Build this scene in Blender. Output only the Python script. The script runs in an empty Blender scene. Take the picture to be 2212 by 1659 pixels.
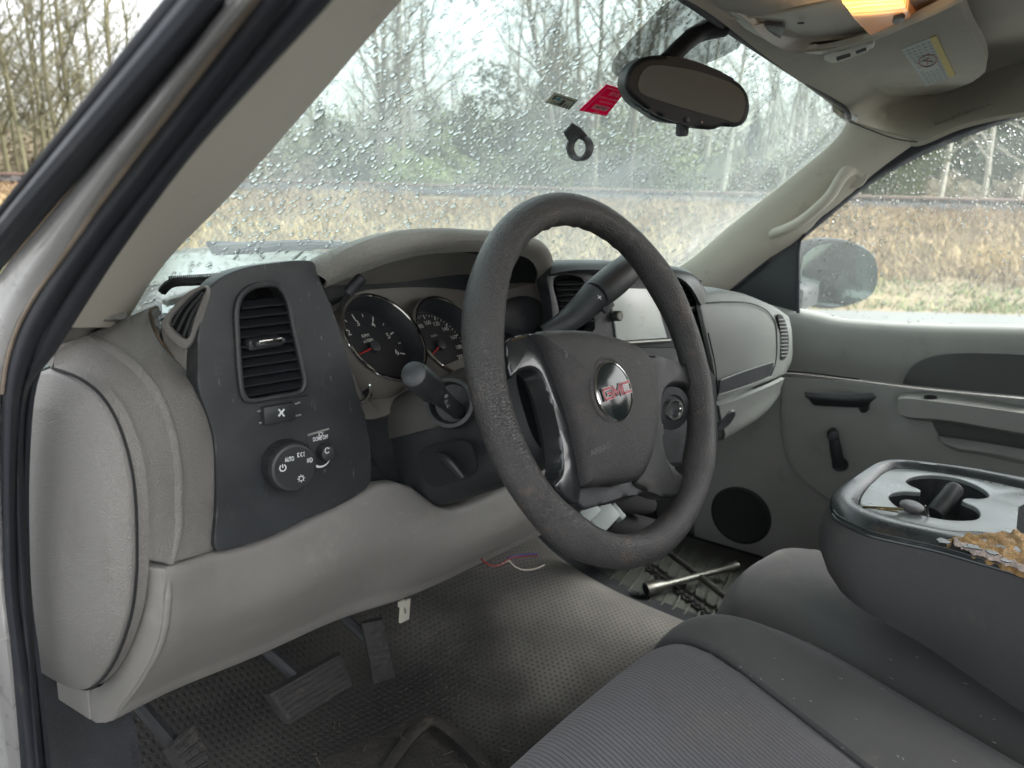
import bpy, bmesh, math, random
from mathutils import Vector, Matrix, noise
R = math.radians
rnd = random.Random(7)

# ------------------------------------------------------------------ camera, sky, sun, exposure
scene = bpy.context.scene
CAM = Vector((-1.064, -0.3787, 1.5495))
PSI, PIT, ROL, F = R(54), R(15), R(1.5), 1609.0      # F: focal length in units of a 2212-wide picture
fw = Vector((math.sin(PSI)*math.cos(PIT), math.cos(PSI)*math.cos(PIT), -math.sin(PIT)))
r0 = Vector((math.cos(PSI), -math.sin(PSI), 0)); u0 = r0.cross(fw)
rt = r0*math.cos(ROL)+u0*math.sin(ROL); up = rt.cross(fw)
cam = bpy.data.cameras.new('camera'); camo = bpy.data.objects.new('camera', cam)
scene.collection.objects.link(camo); scene.camera = camo
m = Matrix((rt, up, -fw)).transposed().to_4x4(); m.translation = CAM
camo.matrix_world = m
cam.sensor_width = 36; cam.lens = 36*F/2212; cam.clip_start = 0.02; cam.clip_end = 3000
cam.dof.use_dof = True; cam.dof.focus_distance = 0.92; cam.dof.aperture_fstop = 6.8

world = bpy.data.worlds.new('World'); scene.world = world; world.use_nodes = True
nt = world.node_tree; nt.nodes.clear()
sky = nt.nodes.new('ShaderNodeTexSky'); sky.sky_type = 'NISHITA'; sky.sun_disc = False
SUN_EL, SUN_AZ = R(48), R(150)
sky.sun_elevation = SUN_EL; sky.sun_rotation = SUN_AZ; sky.dust_density = 5; sky.air_density = 1.2
hs = nt.nodes.new('ShaderNodeHueSaturation'); hs.inputs['Saturation'].default_value = 0.18; hs.inputs['Value'].default_value = 1.0
bgn = nt.nodes.new('ShaderNodeBackground'); bgn.inputs['Strength'].default_value = 0.15
wo = nt.nodes.new('ShaderNodeOutputWorld')
nt.links.new(sky.outputs[0], hs.inputs['Color']); nt.links.new(hs.outputs[0], bgn.inputs['Color']); nt.links.new(bgn.outputs[0], wo.inputs[0])
sun = bpy.data.lights.new('sun', 'SUN'); sun.energy = 0.8; sun.angle = R(25); sun.color = (1, .97, .93)
suno = bpy.data.objects.new('sun', sun); scene.collection.objects.link(suno)
sd = Vector((math.sin(SUN_AZ)*math.cos(SUN_EL), math.cos(SUN_AZ)*math.cos(SUN_EL), math.sin(SUN_EL)))
suno.rotation_euler = sd.to_track_quat('Z', 'Y').to_euler()
vs = scene.view_settings; vs.view_transform = 'Standard'; vs.look = 'None'; vs.gamma = 1; vs.exposure = 2.45
scene.cycles.caustics_reflective = False; scene.cycles.caustics_refractive = False
scene.cycles.use_denoising = True
scene.cycles.max_bounces = 9; scene.cycles.transparent_max_bounces = 24; scene.cycles.transmission_bounces = 8
scene.cycles.diffuse_bounces = 5; scene.cycles.glossy_bounces = 4
scene.cycles.sample_clamp_indirect = 6

# ------------------------------------------------------------------ helpers
def at(px, py, ax, v):
    """a sight line measured on the photo (2212-wide units) cut with the plane x/y/z = v"""
    d = fw + rt*((px-1106)/F) - up*((py-829.5)/F)
    i = 'xyz'.index(ax); k = (v-CAM[i])/d[i]
    return CAM + d*k
def onplane(px, py, p, n):
    d = fw + rt*((px-1106)/F) - up*((py-829.5)/F)
    return CAM + d*((p-CAM).dot(n)/d.dot(n))
def cv(ax, pts, v=None):
    return [at(p[0], p[1], ax, p[2] if len(p) > 2 else v) for p in pts]
def link(o): scene.collection.objects.link(o); return o
def obj(name, bm, m, parent=None, smooth=True, sharp=38):
    me = bpy.data.meshes.new(name); bm.to_mesh(me); bm.free()
    if smooth:
        for p in me.polygons: p.use_smooth = True
        me.set_sharp_from_angle(angle=R(sharp))
    for mm in (m if isinstance(m, (list, tuple)) else [m]): me.materials.append(mm)
    o = bpy.data.objects.new(name, me); link(o)
    if parent: o.parent = parent; o.matrix_parent_inverse = parent.matrix_world.inverted() if parent.type == 'EMPTY' and parent.location.length > 0 else Matrix()
    return o
def thing(name, label, cat, loc=(0, 0, 0), group=None):
    o = bpy.data.objects.new(name, None); link(o); o.location = loc; o.empty_display_size = .1
    o['label'] = label; o['category'] = cat
    if group: o['group'] = group
    return o
def tag(o, label=None, cat=None, group=None, kind=None):
    if label: o['label'] = label
    if cat: o['category'] = cat
    if group: o['group'] = group
    if kind: o['kind'] = kind
    return o
def cr(p0, p1, p2, p3, t):
    """centripetal Catmull-Rom: no overshoot where a short step meets a long one"""
    d1 = max((p1-p0).length**.5, 1e-6); d2 = (p2-p1).length**.5; d3 = max((p3-p2).length**.5, 1e-6)
    if d2 < 1e-6: return p1.copy()
    if d1 < 1e-5: d1 = d2
    if d3 < 1e-5: d3 = d2
    m1 = (p1-p0)/d1-(p2-p0)/(d1+d2)+(p2-p1)/d2; m2 = (p2-p1)/d2-(p3-p1)/(d2+d3)+(p3-p2)/d3
    m1 = m1*d2; m2 = m2*d2; a = 2*(p1-p2)+m1+m2; b = -3*(p1-p2)-2*m1-m2
    return a*t**3+b*t*t+m1*t+p1
def spline(P, closed=False, sub=8):
    P = [Vector(p) for p in P]; n = len(P); out = []
    if n < 3 and not closed: return [P[0].lerp(P[1], i/sub) for i in range(sub+1)]
    g = (lambda i: P[i % n]) if closed else (lambda i: P[min(max(i, 0), n-1)])
    for i in range(n if closed else n-1):
        for k in range(sub):
            out.append(cr(g(i-1), g(i), g(i+1), g(i+2), k/sub))
    if not closed: out.append(P[-1].copy())
    return out
def resample(P, n, smooth=True, closed=False):
    Q = spline(P, closed) if smooth else [Vector(p) for p in P]
    if closed: Q = Q+[Q[0]]
    L = [0]
    for a, b in zip(Q, Q[1:]): L.append(L[-1]+(b-a).length)
    out = []; j = 0; m_ = n if closed else n-1
    for i in range(n):
        s = L[-1]*i/m_
        while j < len(L)-2 and L[j+1] < s: j += 1
        d = L[j+1]-L[j]
        out.append(Q[j].lerp(Q[j+1], (s-L[j])/d if d > 1e-9 else 0))
    return out
def thicken(bm, t, bev=0, away=None, seg=2):
    """turn an open sheet whose normals face the viewer into a solid t thick, its rim rounded"""
    bm.normal_update()
    faces = list(bm.faces); edges = [e for e in bm.edges if len(e.link_faces) == 1]
    new = {v: bm.verts.new(v.co + ((away*t) if away is not None else -v.normal*t)) for v in list(bm.verts)}
    for f in faces: bm.faces.new([new[v] for v in reversed(f.verts)])
    for e in edges:
        f = e.link_faces[0]; a, b = e.verts
        vs_ = list(f.verts); i = vs_.index(a)
        if vs_[(i+1) % len(vs_)] == b: a, b = b, a
        try: bm.faces.new([a, b, new[b], new[a]])
        except ValueError: pass
    if bev > 0:
        try: bmesh.ops.bevel(bm, geom=edges, offset=bev, segments=seg, affect='EDGES', profile=.5, clamp_overlap=True)
        except Exception: pass
    bmesh.ops.recalc_face_normals(bm, faces=bm.faces)
def face_cam(bm, ref=None):
    bm.normal_update(); s = 0; ref = ref or CAM
    for f in bm.faces: s += f.normal.dot((ref-f.calc_center_median()).normalized())*f.calc_area()
    if s < 0: bmesh.ops.reverse_faces(bm, faces=bm.faces)
def sheet(curves, nu=28, across=True, sub=5, closed=False, smooth=True):
    rows = [resample(c, nu, smooth, closed) for c in curves]
    if across and len(rows) > 2:
        cols = [spline([r[i] for r in rows], sub=sub) for i in range(nu)]
        rows = [[c[k] for c in cols] for k in range(len(cols[0]))]
    elif not across or len(rows) == 2:
        pass
    bm = bmesh.new(); V = [[bm.verts.new(p) for p in r] for r in rows]
    for a, b in zip(V, V[1:]):
        for i in range(nu if closed else nu-1):
            j = (i+1) % nu
            try: bm.faces.new([a[i], a[j], b[j], b[i]])
            except ValueError: pass
    return bm
def panel(name, curves, mat, parent, t=.012, bev=.003, nu=28, across=True, sub=5, ref=None, smooth=True, away=None):
    bm = sheet(curves, nu, across, sub, smooth=smooth); bmesh.ops.remove_doubles(bm, verts=bm.verts, dist=1e-5)
    face_cam(bm, ref)
    thicken(bm, t, bev, away)
    return obj(name, bm, mat, parent)
def plate(name, outer, mat, parent, t=.01, bev=.002, holes=(), back=None, smooth_out=True, n=48, bulge=None, seg=2, to_bm=False):
    """flat filled outline (with holes), extruded t away from the viewer"""
    bm = bmesh.new(); loops = []
    for L, k in [(outer, n)]+[(h, 28) for h in holes]:
        P = resample(L, k, True, True) if smooth_out else [Vector(p) for p in L]
        loops.append([bm.verts.new(p) for p in P])
    if not holes: bm.faces.new(loops[0])
    else:
        es = []
        for L in loops: es += [bm.edges.new((L[i], L[(i+1) % len(L)])) for i in range(len(L))]
        bmesh.ops.triangle_fill(bm, use_beauty=True, edges=es)
    face_cam(bm)
    thicken(bm, t, bev, back, seg)
    if to_bm: return bm
    return obj(name, bm, mat, parent, sharp=30)
def tube(bm, path, rad, seg=8, cap=True, smooth=True, sub=5, flat=1.0, upv=None):
    P = spline(path, sub=sub) if smooth and len(path) > 2 else [Vector(p) for p in path]
    n = len(P)
    if not isinstance(rad, (list, tuple)): rad = [rad]*len(path)
    rr = [0]*n
    for i in range(n):
        s = i/(n-1)*(len(rad)-1); k = min(int(s), len(rad)-2); rr[i] = rad[k]+(rad[k+1]-rad[k])*(s-k)
    nrm = upv; rings = []
    for i in range(n):
        t = (P[min(i+1, n-1)]-P[max(i-1, 0)]).normalized()
        if nrm is None: nrm = t.orthogonal()
        nrm = (nrm-t*nrm.dot(t)).normalized(); b = t.cross(nrm)
        rings.append([bm.verts.new(P[i]+(nrm*math.cos(a)*flat+b*math.sin(a))*rr[i]) for a in [2*math.pi*k/seg for k in range(seg)]])
    for a, b in zip(rings, rings[1:]):
        for i in range(seg): bm.faces.new([a[i], a[(i+1) % seg], b[(i+1) % seg], b[i]])
    if cap:
        bm.faces.new(list(reversed(rings[0]))); bm.faces.new(rings[-1])
    return bm
def frame(z, x=None):
    z = Vector(z).normalized()
    x = Vector(x) if x is not None else z.orthogonal()
    x = (x-z*x.dot(z)).normalized(); y = z.cross(x)
    return Matrix((x, y, z)).transposed()
def lathe(bm, o, axis, prof, seg=32, xdir=None, cap=True, sx=1, sy=1):
    """prof: (radius, height along axis)"""
    M = frame(axis, xdir); rings = []
    for r, h in prof:
        rings.append([bm.verts.new(Vector(o)+M@Vector((r*math.cos(a)*sx, r*math.sin(a)*sy, h))) for a in [2*math.pi*k/seg for k in range(seg)]])
    for a, b in zip(rings, rings[1:]):
        for i in range(seg): bm.faces.new([a[i], a[(i+1) % seg], b[(i+1) % seg], b[i]])
    if cap: bm.faces.new(list(reversed(rings[0]))); bm.faces.new(rings[-1])
    return bm
def box(bm, c, s, M=None, bev=0.0, seg=2):
    M = M or Matrix.Identity(3); c = Vector(c)
    V = [bm.verts.new(c+M@Vector((s[0]*a/2, s[1]*b/2, s[2]*d/2))) for a in (-1, 1) for b in (-1, 1) for d in (-1, 1)]
    F_ = [(0, 1, 3, 2), (4, 6, 7, 5), (0, 4, 5, 1), (2, 3, 7, 6), (0, 2, 6, 4), (1, 5, 7, 3)]
    fs = [bm.faces.new([V[i] for i in f]) for f in F_]
    if bev > 0:
        es = list({e for f in fs for e in f.edges})
        bmesh.ops.bevel(bm, geom=es, offset=bev, segments=seg, affect='EDGES', profile=.5)
    return bm
def text_into(bm, s, size, o, xd, yd, depth=0.0004, sx=1.0, center=True, bold=0):
    c = bpy.data.curves.new('lettering', 'FONT'); c.body = s; c.size = 1; c.extrude = 0; c.offset = bold; c.resolution_u = 3
    if center: c.align_x = 'CENTER'; c.align_y = 'CENTER'
    t = bpy.data.objects.new('lettering', c); link(t)
    dg = bpy.context.evaluated_depsgraph_get(); me = bpy.data.meshes.new_from_object(t.evaluated_get(dg))
    bpy.data.objects.remove(t); bpy.data.curves.remove(c)
    xd = Vector(xd).normalized(); yd = Vector(yd); yd = (yd-xd*yd.dot(xd)).normalized(); zd = xd.cross(yd); o = Vector(o)
    V = [bm.verts.new(o+xd*(v.co.x*size*sx)+yd*(v.co.y*size)+zd*depth) for v in me.vertices]
    for p in me.polygons:
        try: bm.faces.new([V[i] for i in p.vertices])
        except ValueError: pass
    bpy.data.meshes.remove(me)

# ------------------------------------------------------------------ materials
def mat(name, col, rough=.6, metal=0, grain=None, bump=.2, var=0.0, varscale=6, dirt=None, spec=.5, coat=0, emit=None, fine=None):
    """grain: (kind, scale); var: slow colour variation; dirt: (colour, amount, scale)"""
    m = bpy.data.materials.new(name); m.use_nodes = True; N = m.node_tree.nodes; L = m.node_tree.links
    b = N['Principled BSDF']; b.inputs['Base Color'].default_value = (*col, 1); b.inputs['Roughness'].default_value = rough
    b.inputs['Metallic'].default_value = metal; b.inputs['Specular IOR Level'].default_value = spec
    b.inputs['Coat Weight'].default_value = coat
    tc = N.new('ShaderNodeTexCoord'); co = tc.outputs['Object']; cur = None
    if var > 0:
        n = N.new('ShaderNodeTexNoise'); n.inputs['Scale'].default_value = varscale; n.inputs['Detail'].default_value = 6; n.inputs['Roughness'].default_value = .65
        L.new(co, n.inputs['Vector'])
        mr = N.new('ShaderNodeMapRange'); mr.inputs['From Min'].default_value = .3; mr.inputs['From Max'].default_value = .7
        mr.inputs['To Min'].default_value = 1-var; mr.inputs['To Max'].default_value = 1+var; L.new(n.outputs['Fac'], mr.inputs['Value'])
        vm = N.new('ShaderNodeVectorMath'); vm.operation = 'SCALE'; vm.inputs[0].default_value = col; L.new(mr.outputs[0], vm.inputs['Scale'])
        cur = vm.outputs[0]
        rr = N.new('ShaderNodeMapRange'); rr.inputs['From Min'].default_value = .3; rr.inputs['From Max'].default_value = .7
        rr.inputs['To Min'].default_value = max(0, rough-.09); rr.inputs['To Max'].default_value = min(1, rough+.09)
        L.new(n.outputs['Fac'], rr.inputs['Value']); L.new(rr.outputs[0], b.inputs['Roughness'])
    if dirt:
        dc, da, ds = dirt
        n2 = N.new('ShaderNodeTexNoise'); n2.inputs['Scale'].default_value = ds; n2.inputs['Detail'].default_value = 10; n2.inputs['Roughness'].default_value = .75
        L.new(co, n2.inputs['Vector'])
        m2 = N.new('ShaderNodeMapRange'); m2.inputs['From Min'].default_value = .56; m2.inputs['From Max'].default_value = .74
        m2.inputs['To Min'].default_value = 0; m2.inputs['To Max'].default_value = da; L.new(n2.outputs['Fac'], m2.inputs['Value'])
        mx = N.new('ShaderNodeMix'); mx.data_type = 'RGBA'; mx.inputs['B'].default_value = (*dc, 1)
        if cur: L.new(cur, mx.inputs['A'])
        else: mx.inputs['A'].default_value = (*col, 1)
        L.new(m2.outputs[0], mx.inputs['Factor']); cur = mx.outputs['Result']
    if cur: L.new(cur, b.inputs['Base Color'])
    if grain:
        kind, sc = grain
        if kind == 'leather':
            g = N.new('ShaderNodeTexVoronoi'); g.feature = 'DISTANCE_TO_EDGE'; g.inputs['Scale'].default_value = sc
            w = N.new('ShaderNodeTexNoise'); w.inputs['Scale'].default_value = sc*.6; L.new(co, w.inputs['Vector'])
            mm = N.new('ShaderNodeMix'); mm.data_type = 'VECTOR'; mm.inputs['Factor'].default_value = .25*10/sc
            ad = N.new('ShaderNodeVectorMath'); ad.operation = 'MULTIPLY_ADD'; ad.inputs[1].default_value = (.9/sc,)*3
            L.new(w.outputs['Color'], ad.inputs[0]); L.new(co, ad.inputs[2]); L.new(ad.outputs[0], g.inputs['Vector'])
            cl = N.new('ShaderNodeMapRange'); cl.inputs['From Max'].default_value = .22; L.new(g.outputs['Distance'], cl.inputs['Value']); h = cl.outputs[0]
        elif kind == 'noise':
            g = N.new('ShaderNodeTexNoise'); g.inputs['Scale'].default_value = sc; g.inputs['Detail'].default_value = 4; L.new(co, g.inputs['Vector']); h = g.outputs['Fac']
        elif kind == 'weave':
            g = N.new('ShaderNodeTexWave'); g.inputs['Scale'].default_value = sc; g.bands_direction = 'X'; L.new(co, g.inputs['Vector']); h = g.outputs['Fac']
        bp = N.new('ShaderNodeBump'); bp.inputs['Strength'].default_value = bump; bp.inputs['Distance'].default_value = .6/sc
        L.new(h, bp.inputs['Height']); L.new(bp.outputs[0], b.inputs['Normal'])
    if emit: b.inputs['Emission Color'].default_value = (*emit[0], 1); b.inputs['Emission Strength'].default_value = emit[1]
    return m
BEIGE = (.215, .206, .192); CHAR = (.028, .0305, .033)
M_beige = mat('grained beige plastic', BEIGE, .5, grain=('leather', 520), bump=.65, var=.08, varscale=9, dirt=((.12, .10, .08), .55, 14))
M_beige_smooth = mat('matt beige plastic', (.212, .203, .19), .48, grain=('leather', 700), bump=.25, var=.08, varscale=7, dirt=((.30, .28, .25), .5, 23))
M_trim = mat('pillar trim plastic', (.53, .495, .42), .6, grain=('noise', 500), bump=.12, var=.06, varscale=5, dirt=((.12, .10, .085), .4, 16))
M_liner = mat('headliner felt', (.44, .415, .355), .95, grain=('noise', 420), bump=.25, var=.06, varscale=6, dirt=((.13, .115, .10), .35, 7), spec=.1)
M_pod = mat('overhead console plastic', (.42, .395, .34), .45, grain=('noise', 600), bump=.1, var=.05)
M_char = mat('charcoal plastic', CHAR, .42, grain=('leather', 900), bump=.12, var=.14, varscale=12, dirt=((.13, .12, .10), .35, 30))
def scratch(m, col, sc, thr=.70, amt=.6):
    N = m.node_tree.nodes; L = m.node_tree.links; b = N['Principled BSDF']; src = b.inputs['Base Color'].links[0].from_socket
    tc = N.new('ShaderNodeTexCoord'); mp = N.new('ShaderNodeMapping'); mp.inputs['Scale'].default_value = sc; mp.inputs['Rotation'].default_value = (.2, .35, 0); L.new(tc.outputs['Object'], mp.inputs[0])
    n = N.new('ShaderNodeTexNoise'); n.inputs['Scale'].default_value = 1; n.inputs['Detail'].default_value = 2; L.new(mp.outputs[0], n.inputs['Vector'])
    r = N.new('ShaderNodeMapRange'); r.inputs['From Min'].default_value = thr; r.inputs['From Max'].default_value = thr+.05; r.inputs['To Max'].default_value = amt; L.new(n.outputs['Fac'], r.inputs['Value'])
    mx = N.new('ShaderNodeMix'); mx.data_type = 'RGBA'; mx.inputs['B'].default_value = (*col, 1); L.new(src, mx.inputs['A']); L.new(r.outputs[0], mx.inputs['Factor']); L.new(mx.outputs['Result'], b.inputs['Base Color'])
scratch(M_char, (.20, .19, .17), (420, 420, 55)); scratch(M_beige_smooth, (.34, .32, .30), (60, 200, 260), .71, .5); scratch(M_beige, (.30, .28, .26), (240, 240, 60), .73, .6)
M_char2 = mat('matt black plastic', (.022, .024, .027), .5, grain=('leather', 600), bump=.2, var=.12, varscale=15, dirt=((.09, .08, .065), .35, 35))
M_slat = mat('vent black plastic', (.02, .022, .025), .38)
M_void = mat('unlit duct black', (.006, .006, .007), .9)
M_gloss = mat('gloss black plastic', (.015, .017, .018), .2, var=.2, varscale=20, dirt=((.08, .07, .06), .3, 18), coat=.25)
M_rubber = mat('black weatherstrip rubber', (.016, .018, .024), .6, grain=('noise', 700), bump=.2, var=.15, varscale=10, dirt=((.10, .08, .06), .3, 24))
M_wheel = mat('wheel grained vinyl', (.036, .0345, .034), .42, grain=('leather', 430), bump=.5, var=.2, varscale=10, dirt=((.15, .105, .075), .65, 19))
M_pad = mat('airbag cover vinyl', (.026, .025, .025), .5, grain=('leather', 520), bump=.45, var=.14, varscale=8, dirt=((.10, .075, .055), .5, 11))
M_paint = mat('silver body paint', (.44, .43, .42), .3, metal=.35, var=.05, varscale=4, dirt=((.09, .07, .055), .7, 42), coat=.6)
M_white = mat('silver outer body paint', (.42, .43, .45), .25, var=.03, coat=.7)
M_rust = mat('dried rusty sealant edge', (.24, .19, .145), .8, var=.3, varscale=20, grain=('noise', 200), bump=.4)
M_doorp = mat('door panel plastic', (.245, .25, .235), .55, grain=('leather', 500), bump=.2, var=.08, varscale=5, dirt=((.08, .075, .065), .35, 9))
M_doord = mat('dark door insert', (.07, .074, .072), .7, grain=('noise', 500), bump=.2, var=.08)
M_chrome = mat('chrome', (.75, .73, .70), .12, metal=1, var=.15, varscale=40)
M_dash_r = mat('grey green dash plastic', (.15, .158, .15), .5, grain=('leather', 450), bump=.3, var=.07, varscale=6)
M_carpet = mat('dark footwell carpet', (.016, .018, .021), .95, grain=('noise', 260), bump=.8, var=.35, varscale=9, dirt=((.07, .06, .05), .6, 22))
M_foam = mat('torn yellow foam', (.36, .225, .095), .9, grain=('noise', 90), bump=1, var=.5, varscale=40, dirt=((.55, .44, .31), .9, 50))
M_mark = mat('white printed marking', (.72, .74, .74), .5)
M_dialmark = mat('dial marking', (.50, .50, .46), .5)
M_red = mat('red needle', (.35, .02, .02), .5)
M_steel = mat('worn steel', (.14, .145, .13), .45, metal=.9, var=.3, varscale=30, dirt=((.12, .07, .04), .7, 40))
M_brass = mat('brass key', (.75, .65, .42), .25, metal=1)
M_screen = mat('display glass', (.62, .66, .63), .2, var=.06, varscale=8, dirt=((.16, .18, .17), .5, 38))  # pale base colour stands in for sky reflected in the switched-off screen
M_label = mat('printed label paper', (.42, .45, .43), .7)
M_yellow = mat('yellow label strip', (.50, .40, .12), .7)
M_print = mat('faint label print', (.20, .21, .21), .7)
M_ovalred = mat('faded red print', (.36, .22, .20), .7)
M_pink = mat('pink sticker', (.72, .015, .12), .5, emit=((.72, .015, .12), .0))
M_pinkw = mat('sticker white print', (.8, .72, .74), .5)
M_blackp = mat('black print', (.015, .016, .018), .5)
M_cream = mat('cream sticker paper', (.55, .53, .46), .6)
M_blue = mat('blue print', (.03, .25, .38), .6)
M_pedal = mat('dirty pedal rubber', (.030, .028, .027), .7, grain=('noise', 120), bump=.8, var=.3, varscale=25, dirt=((.13, .115, .09), .9, 26))
M_conn = mat('pale grey connector', (.27, .31, .30), .45)

def thin_paper(name, col, back):
    m = bpy.data.materials.new(name); m.use_nodes = True; N = m.node_tree.nodes; L = m.node_tree.links; N.clear()
    d = N.new('ShaderNodeBsdfDiffuse'); d.inputs[0].default_value = (*col, 1); t = N.new('ShaderNodeBsdfTranslucent'); t.inputs[0].default_value = (*back, 1)
    mx = N.new('ShaderNodeMixShader'); mx.inputs[0].default_value = .45; L.new(d.outputs[0], mx.inputs[1]); L.new(t.outputs[0], mx.inputs[2])
    o = N.new('ShaderNodeOutputMaterial'); L.new(mx.outputs[0], o.inputs[0]); return m
M_pink = thin_paper('thin pink sticker', (.80, .03, .17), (.85, .04, .20)); M_pinkw = thin_paper('sticker white print', (.85, .75, .78), (.8, .6, .65)); M_cream = thin_paper('cream sticker paper', (.6, .58, .5), (.5, .5, .42))
def trans_glass(name, tint, veil=.05, gl=True, scale=None):
    m = bpy.data.materials.new(name); m.use_nodes = True; N = m.node_tree.nodes; L = m.node_tree.links; N.clear()
    t = N.new('ShaderNodeBsdfTransparent'); t.inputs[0].default_value = (*tint, 1)
    d = N.new('ShaderNodeBsdfTranslucent'); d.inputs[0].default_value = (.80, .88, .84, 1)
    mx = N.new('ShaderNodeMixShader')
    n = N.new('ShaderNodeTexNoise'); n.inputs['Scale'].default_value = 5; n.inputs['Detail'].default_value = 5
    tc = N.new('ShaderNodeTexCoord'); L.new(tc.outputs['Object'], n.inputs['Vector'])
    mr = N.new('ShaderNodeMapRange'); mr.inputs['From Min'].default_value = .3; mr.inputs['From Max'].default_value = .7
    mr.inputs['To Min'].default_value = veil*.7; mr.inputs['To Max'].default_value = veil*1.3
    L.new(n.outputs['Fac'], mr.inputs['Value']); L.new(mr.outputs[0], mx.inputs[0])
    L.new(t.outputs[0], mx.inputs[1]); L.new(d.outputs[0], mx.inputs[2])
    g = N.new('ShaderNodeBsdfGlossy'); g.inputs['Roughness'].default_value = .02
    fr = N.new('ShaderNodeFresnel'); fr.inputs[0].default_value = 1.4
    mg = N.new('ShaderNodeMixShader'); L.new(fr.outputs[0], mg.inputs[0]); L.new(mx.outputs[0], mg.inputs[1]); L.new(g.outputs[0], mg.inputs[2])
    o = N.new('ShaderNodeOutputMaterial'); L.new((mg if gl else mx).outputs[0], o.inputs[0]); return m
M_wind = trans_glass('tinted windshield glass', (.78, .92, .86), .25)
M_side = trans_glass('side window glass', (.88, .94, .92), .07)
def drop_mat():
    m = bpy.data.materials.new('rain water'); m.use_nodes = True; N = m.node_tree.nodes; L = m.node_tree.links; N.clear()
    g = N.new('ShaderNodeBsdfRefraction'); g.inputs['IOR'].default_value = 1.33; g.inputs['Roughness'].default_value = 0.0
    s = N.new('ShaderNodeBsdfGlossy'); s.inputs['Roughness'].default_value = .03
    fr = N.new('ShaderNodeFresnel'); fr.inputs[0].default_value = 1.33
    mx = N.new('ShaderNodeMixShader'); L.new(fr.outputs[0], mx.inputs[0]); L.new(g.outputs[0], mx.inputs[1]); L.new(s.outputs[0], mx.inputs[2])
    o = N.new('ShaderNodeOutputMaterial'); L.new(mx.outputs[0], o.inputs[0]); return m
M_drop = drop_mat()

# ------------------------------------------------------------------ the pickup truck
truck = thing('pickup_truck', 'silver pickup truck with grey interior, seen through its open driver side', 'pickup truck')

# ---- body shell: what closes the cab behind and over the camera's view
def quadstrip(P, Q):
    bm = bmesh.new(); a = [bm.verts.new(p) for p in P]; b = [bm.verts.new(p) for p in Q]
    for i in range(len(a)-1): bm.faces.new([a[i], a[i+1], b[i+1], b[i]])
    return bm
bm = bmesh.new()
box(bm, (-.02, -1.12, 1.10), (1.66, .05, 1.0), bev=.01)                 # rear wall below window
box(bm, (-.02, -1.10, 1.86), (1.60, 1.7*0+.05, .16), bev=.01)
box(bm, (-.80, -1.10, 1.66), (.14, .06, .30), bev=.01); box(bm, (.76, -1.10, 1.66), (.14, .06, .30), bev=.01)
box(bm, (-.02, -.45, 1.925), (1.50, 1.35, .02), bev=.008)              # roof skin
box(bm, (0, -.30, .58), (1.70, 1.7, .04), bev=.01)                      # floor pan
box(bm, (.90, -.40, .94), (.05, 1.5, .62), bev=.01)                    # passenger door skin
box(bm, (-.84, -.30, .60), (.10, 1.5, .12), bev=.02)                    # driver sill
box(bm, (-.83, -1.02, 1.25), (.12, .16, 1.2), bev=.02)                  # rear door pillar
body = obj('body', bm, M_white, truck)
hood = panel('hood', [cv('z', [(250, 560), (400, 538), (540, 528), (700, 541), (900, 560), (1300, 560)], 1.26),
                      [Vector((x, 1.05, 1.255-.03*abs(x)**2)) for x in (-.8, -.4, 0, .4, .8)],
                      [Vector((x, .62, 1.19)) for x in (-.8, -.4, 0, .4, .8)]], mat('rain wet hood paint', (.34, .38, .38), .16, metal=1, var=.1, varscale=20), truck, t=.02)

# ---- driver-side pillar: parallel strips of the door opening, front to back
xo = -.86
def strip(name, A, B, mat_, t=.004, bulge=0, parent=truck, xa=-.86, xb=-.84, bev=.003, nu=40):
    a = cv('x', A, xa); b = cv('x', B, xb)
    a = resample(a, nu); b = resample(b, nu)
    if bulge:
        mid = [(p+q)/2+((CAM-(p+q)/2).normalized())*bulge for p, q in zip(a, b)]
        q1 = [(p*3+q)/4+((CAM-(p+q)/2).normalized())*bulge*.72 for p, q in zip(a, b)]
        q3 = [(p+q*3)/4+((CAM-(p+q)/2).normalized())*bulge*.72 for p, q in zip(a, b)]
        return panel(name, [a, q1, mid, q3, b], mat_, parent, t, bev, nu, sub=3)
    return panel(name, [a, b], mat_, parent, t, bev, nu)
wm = strip('windshield_moulding', [(375, -30), (350, 0), (0, 443), (-40, 493)], [(440, -30), (413, 0), (0, 477+3), (-40, 530)], M_rubber, bulge=.003, xa=-.885, xb=-.88)
bm = bmesh.new(); tube(bm, cv('x', [(388, -30), (363, 0), (0, 458), (-40, 509)], -.878), .0022, 6); obj('bright_edge', bm, M_chrome, wm)
sl = strip('pillar_seal', [(436, -30), (411, 0), (0, 476), (-40, 530)], [(522, -30), (495, 0), (200, 352), (0, 588), (-40, 640)], M_rubber, bulge=.012, xa=-.875, xb=-.862)
bm = bmesh.new(); tube(bm, cv('x', [(455, -30), (432, 0), (0, 507), (-40, 560)], -.885), .005, 8); obj('seal_lip', bm, M_rubber, sl)
a_l = [(520, -30), (493, 0), (200, 352), (0, 588), (-60, 660), (-70, 900), (-70, 1200), (-50, 1660), (-45, 1720)]
b_l = [(573, -30), (548, 0), (240, 400), (125, 560), (70, 640), (28, 720), (8, 790), (0, 850), (0, 1180), (4, 1290), (18, 1420), (38, 1665), (42, 1720)]
pl = strip('painted_pillar', a_l, b_l, M_paint, bulge=.014, xa=-.862, xb=-.856, nu=60)
bm = bmesh.new(); tube(bm, cv('x', [(577, -30), (553, 0), (244, 400), (131, 560), (74, 640), (33, 720), (13, 790), (5, 850)], -.855), .0014, 6); obj('dirt_edge', bm, M_rust, pl)
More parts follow.
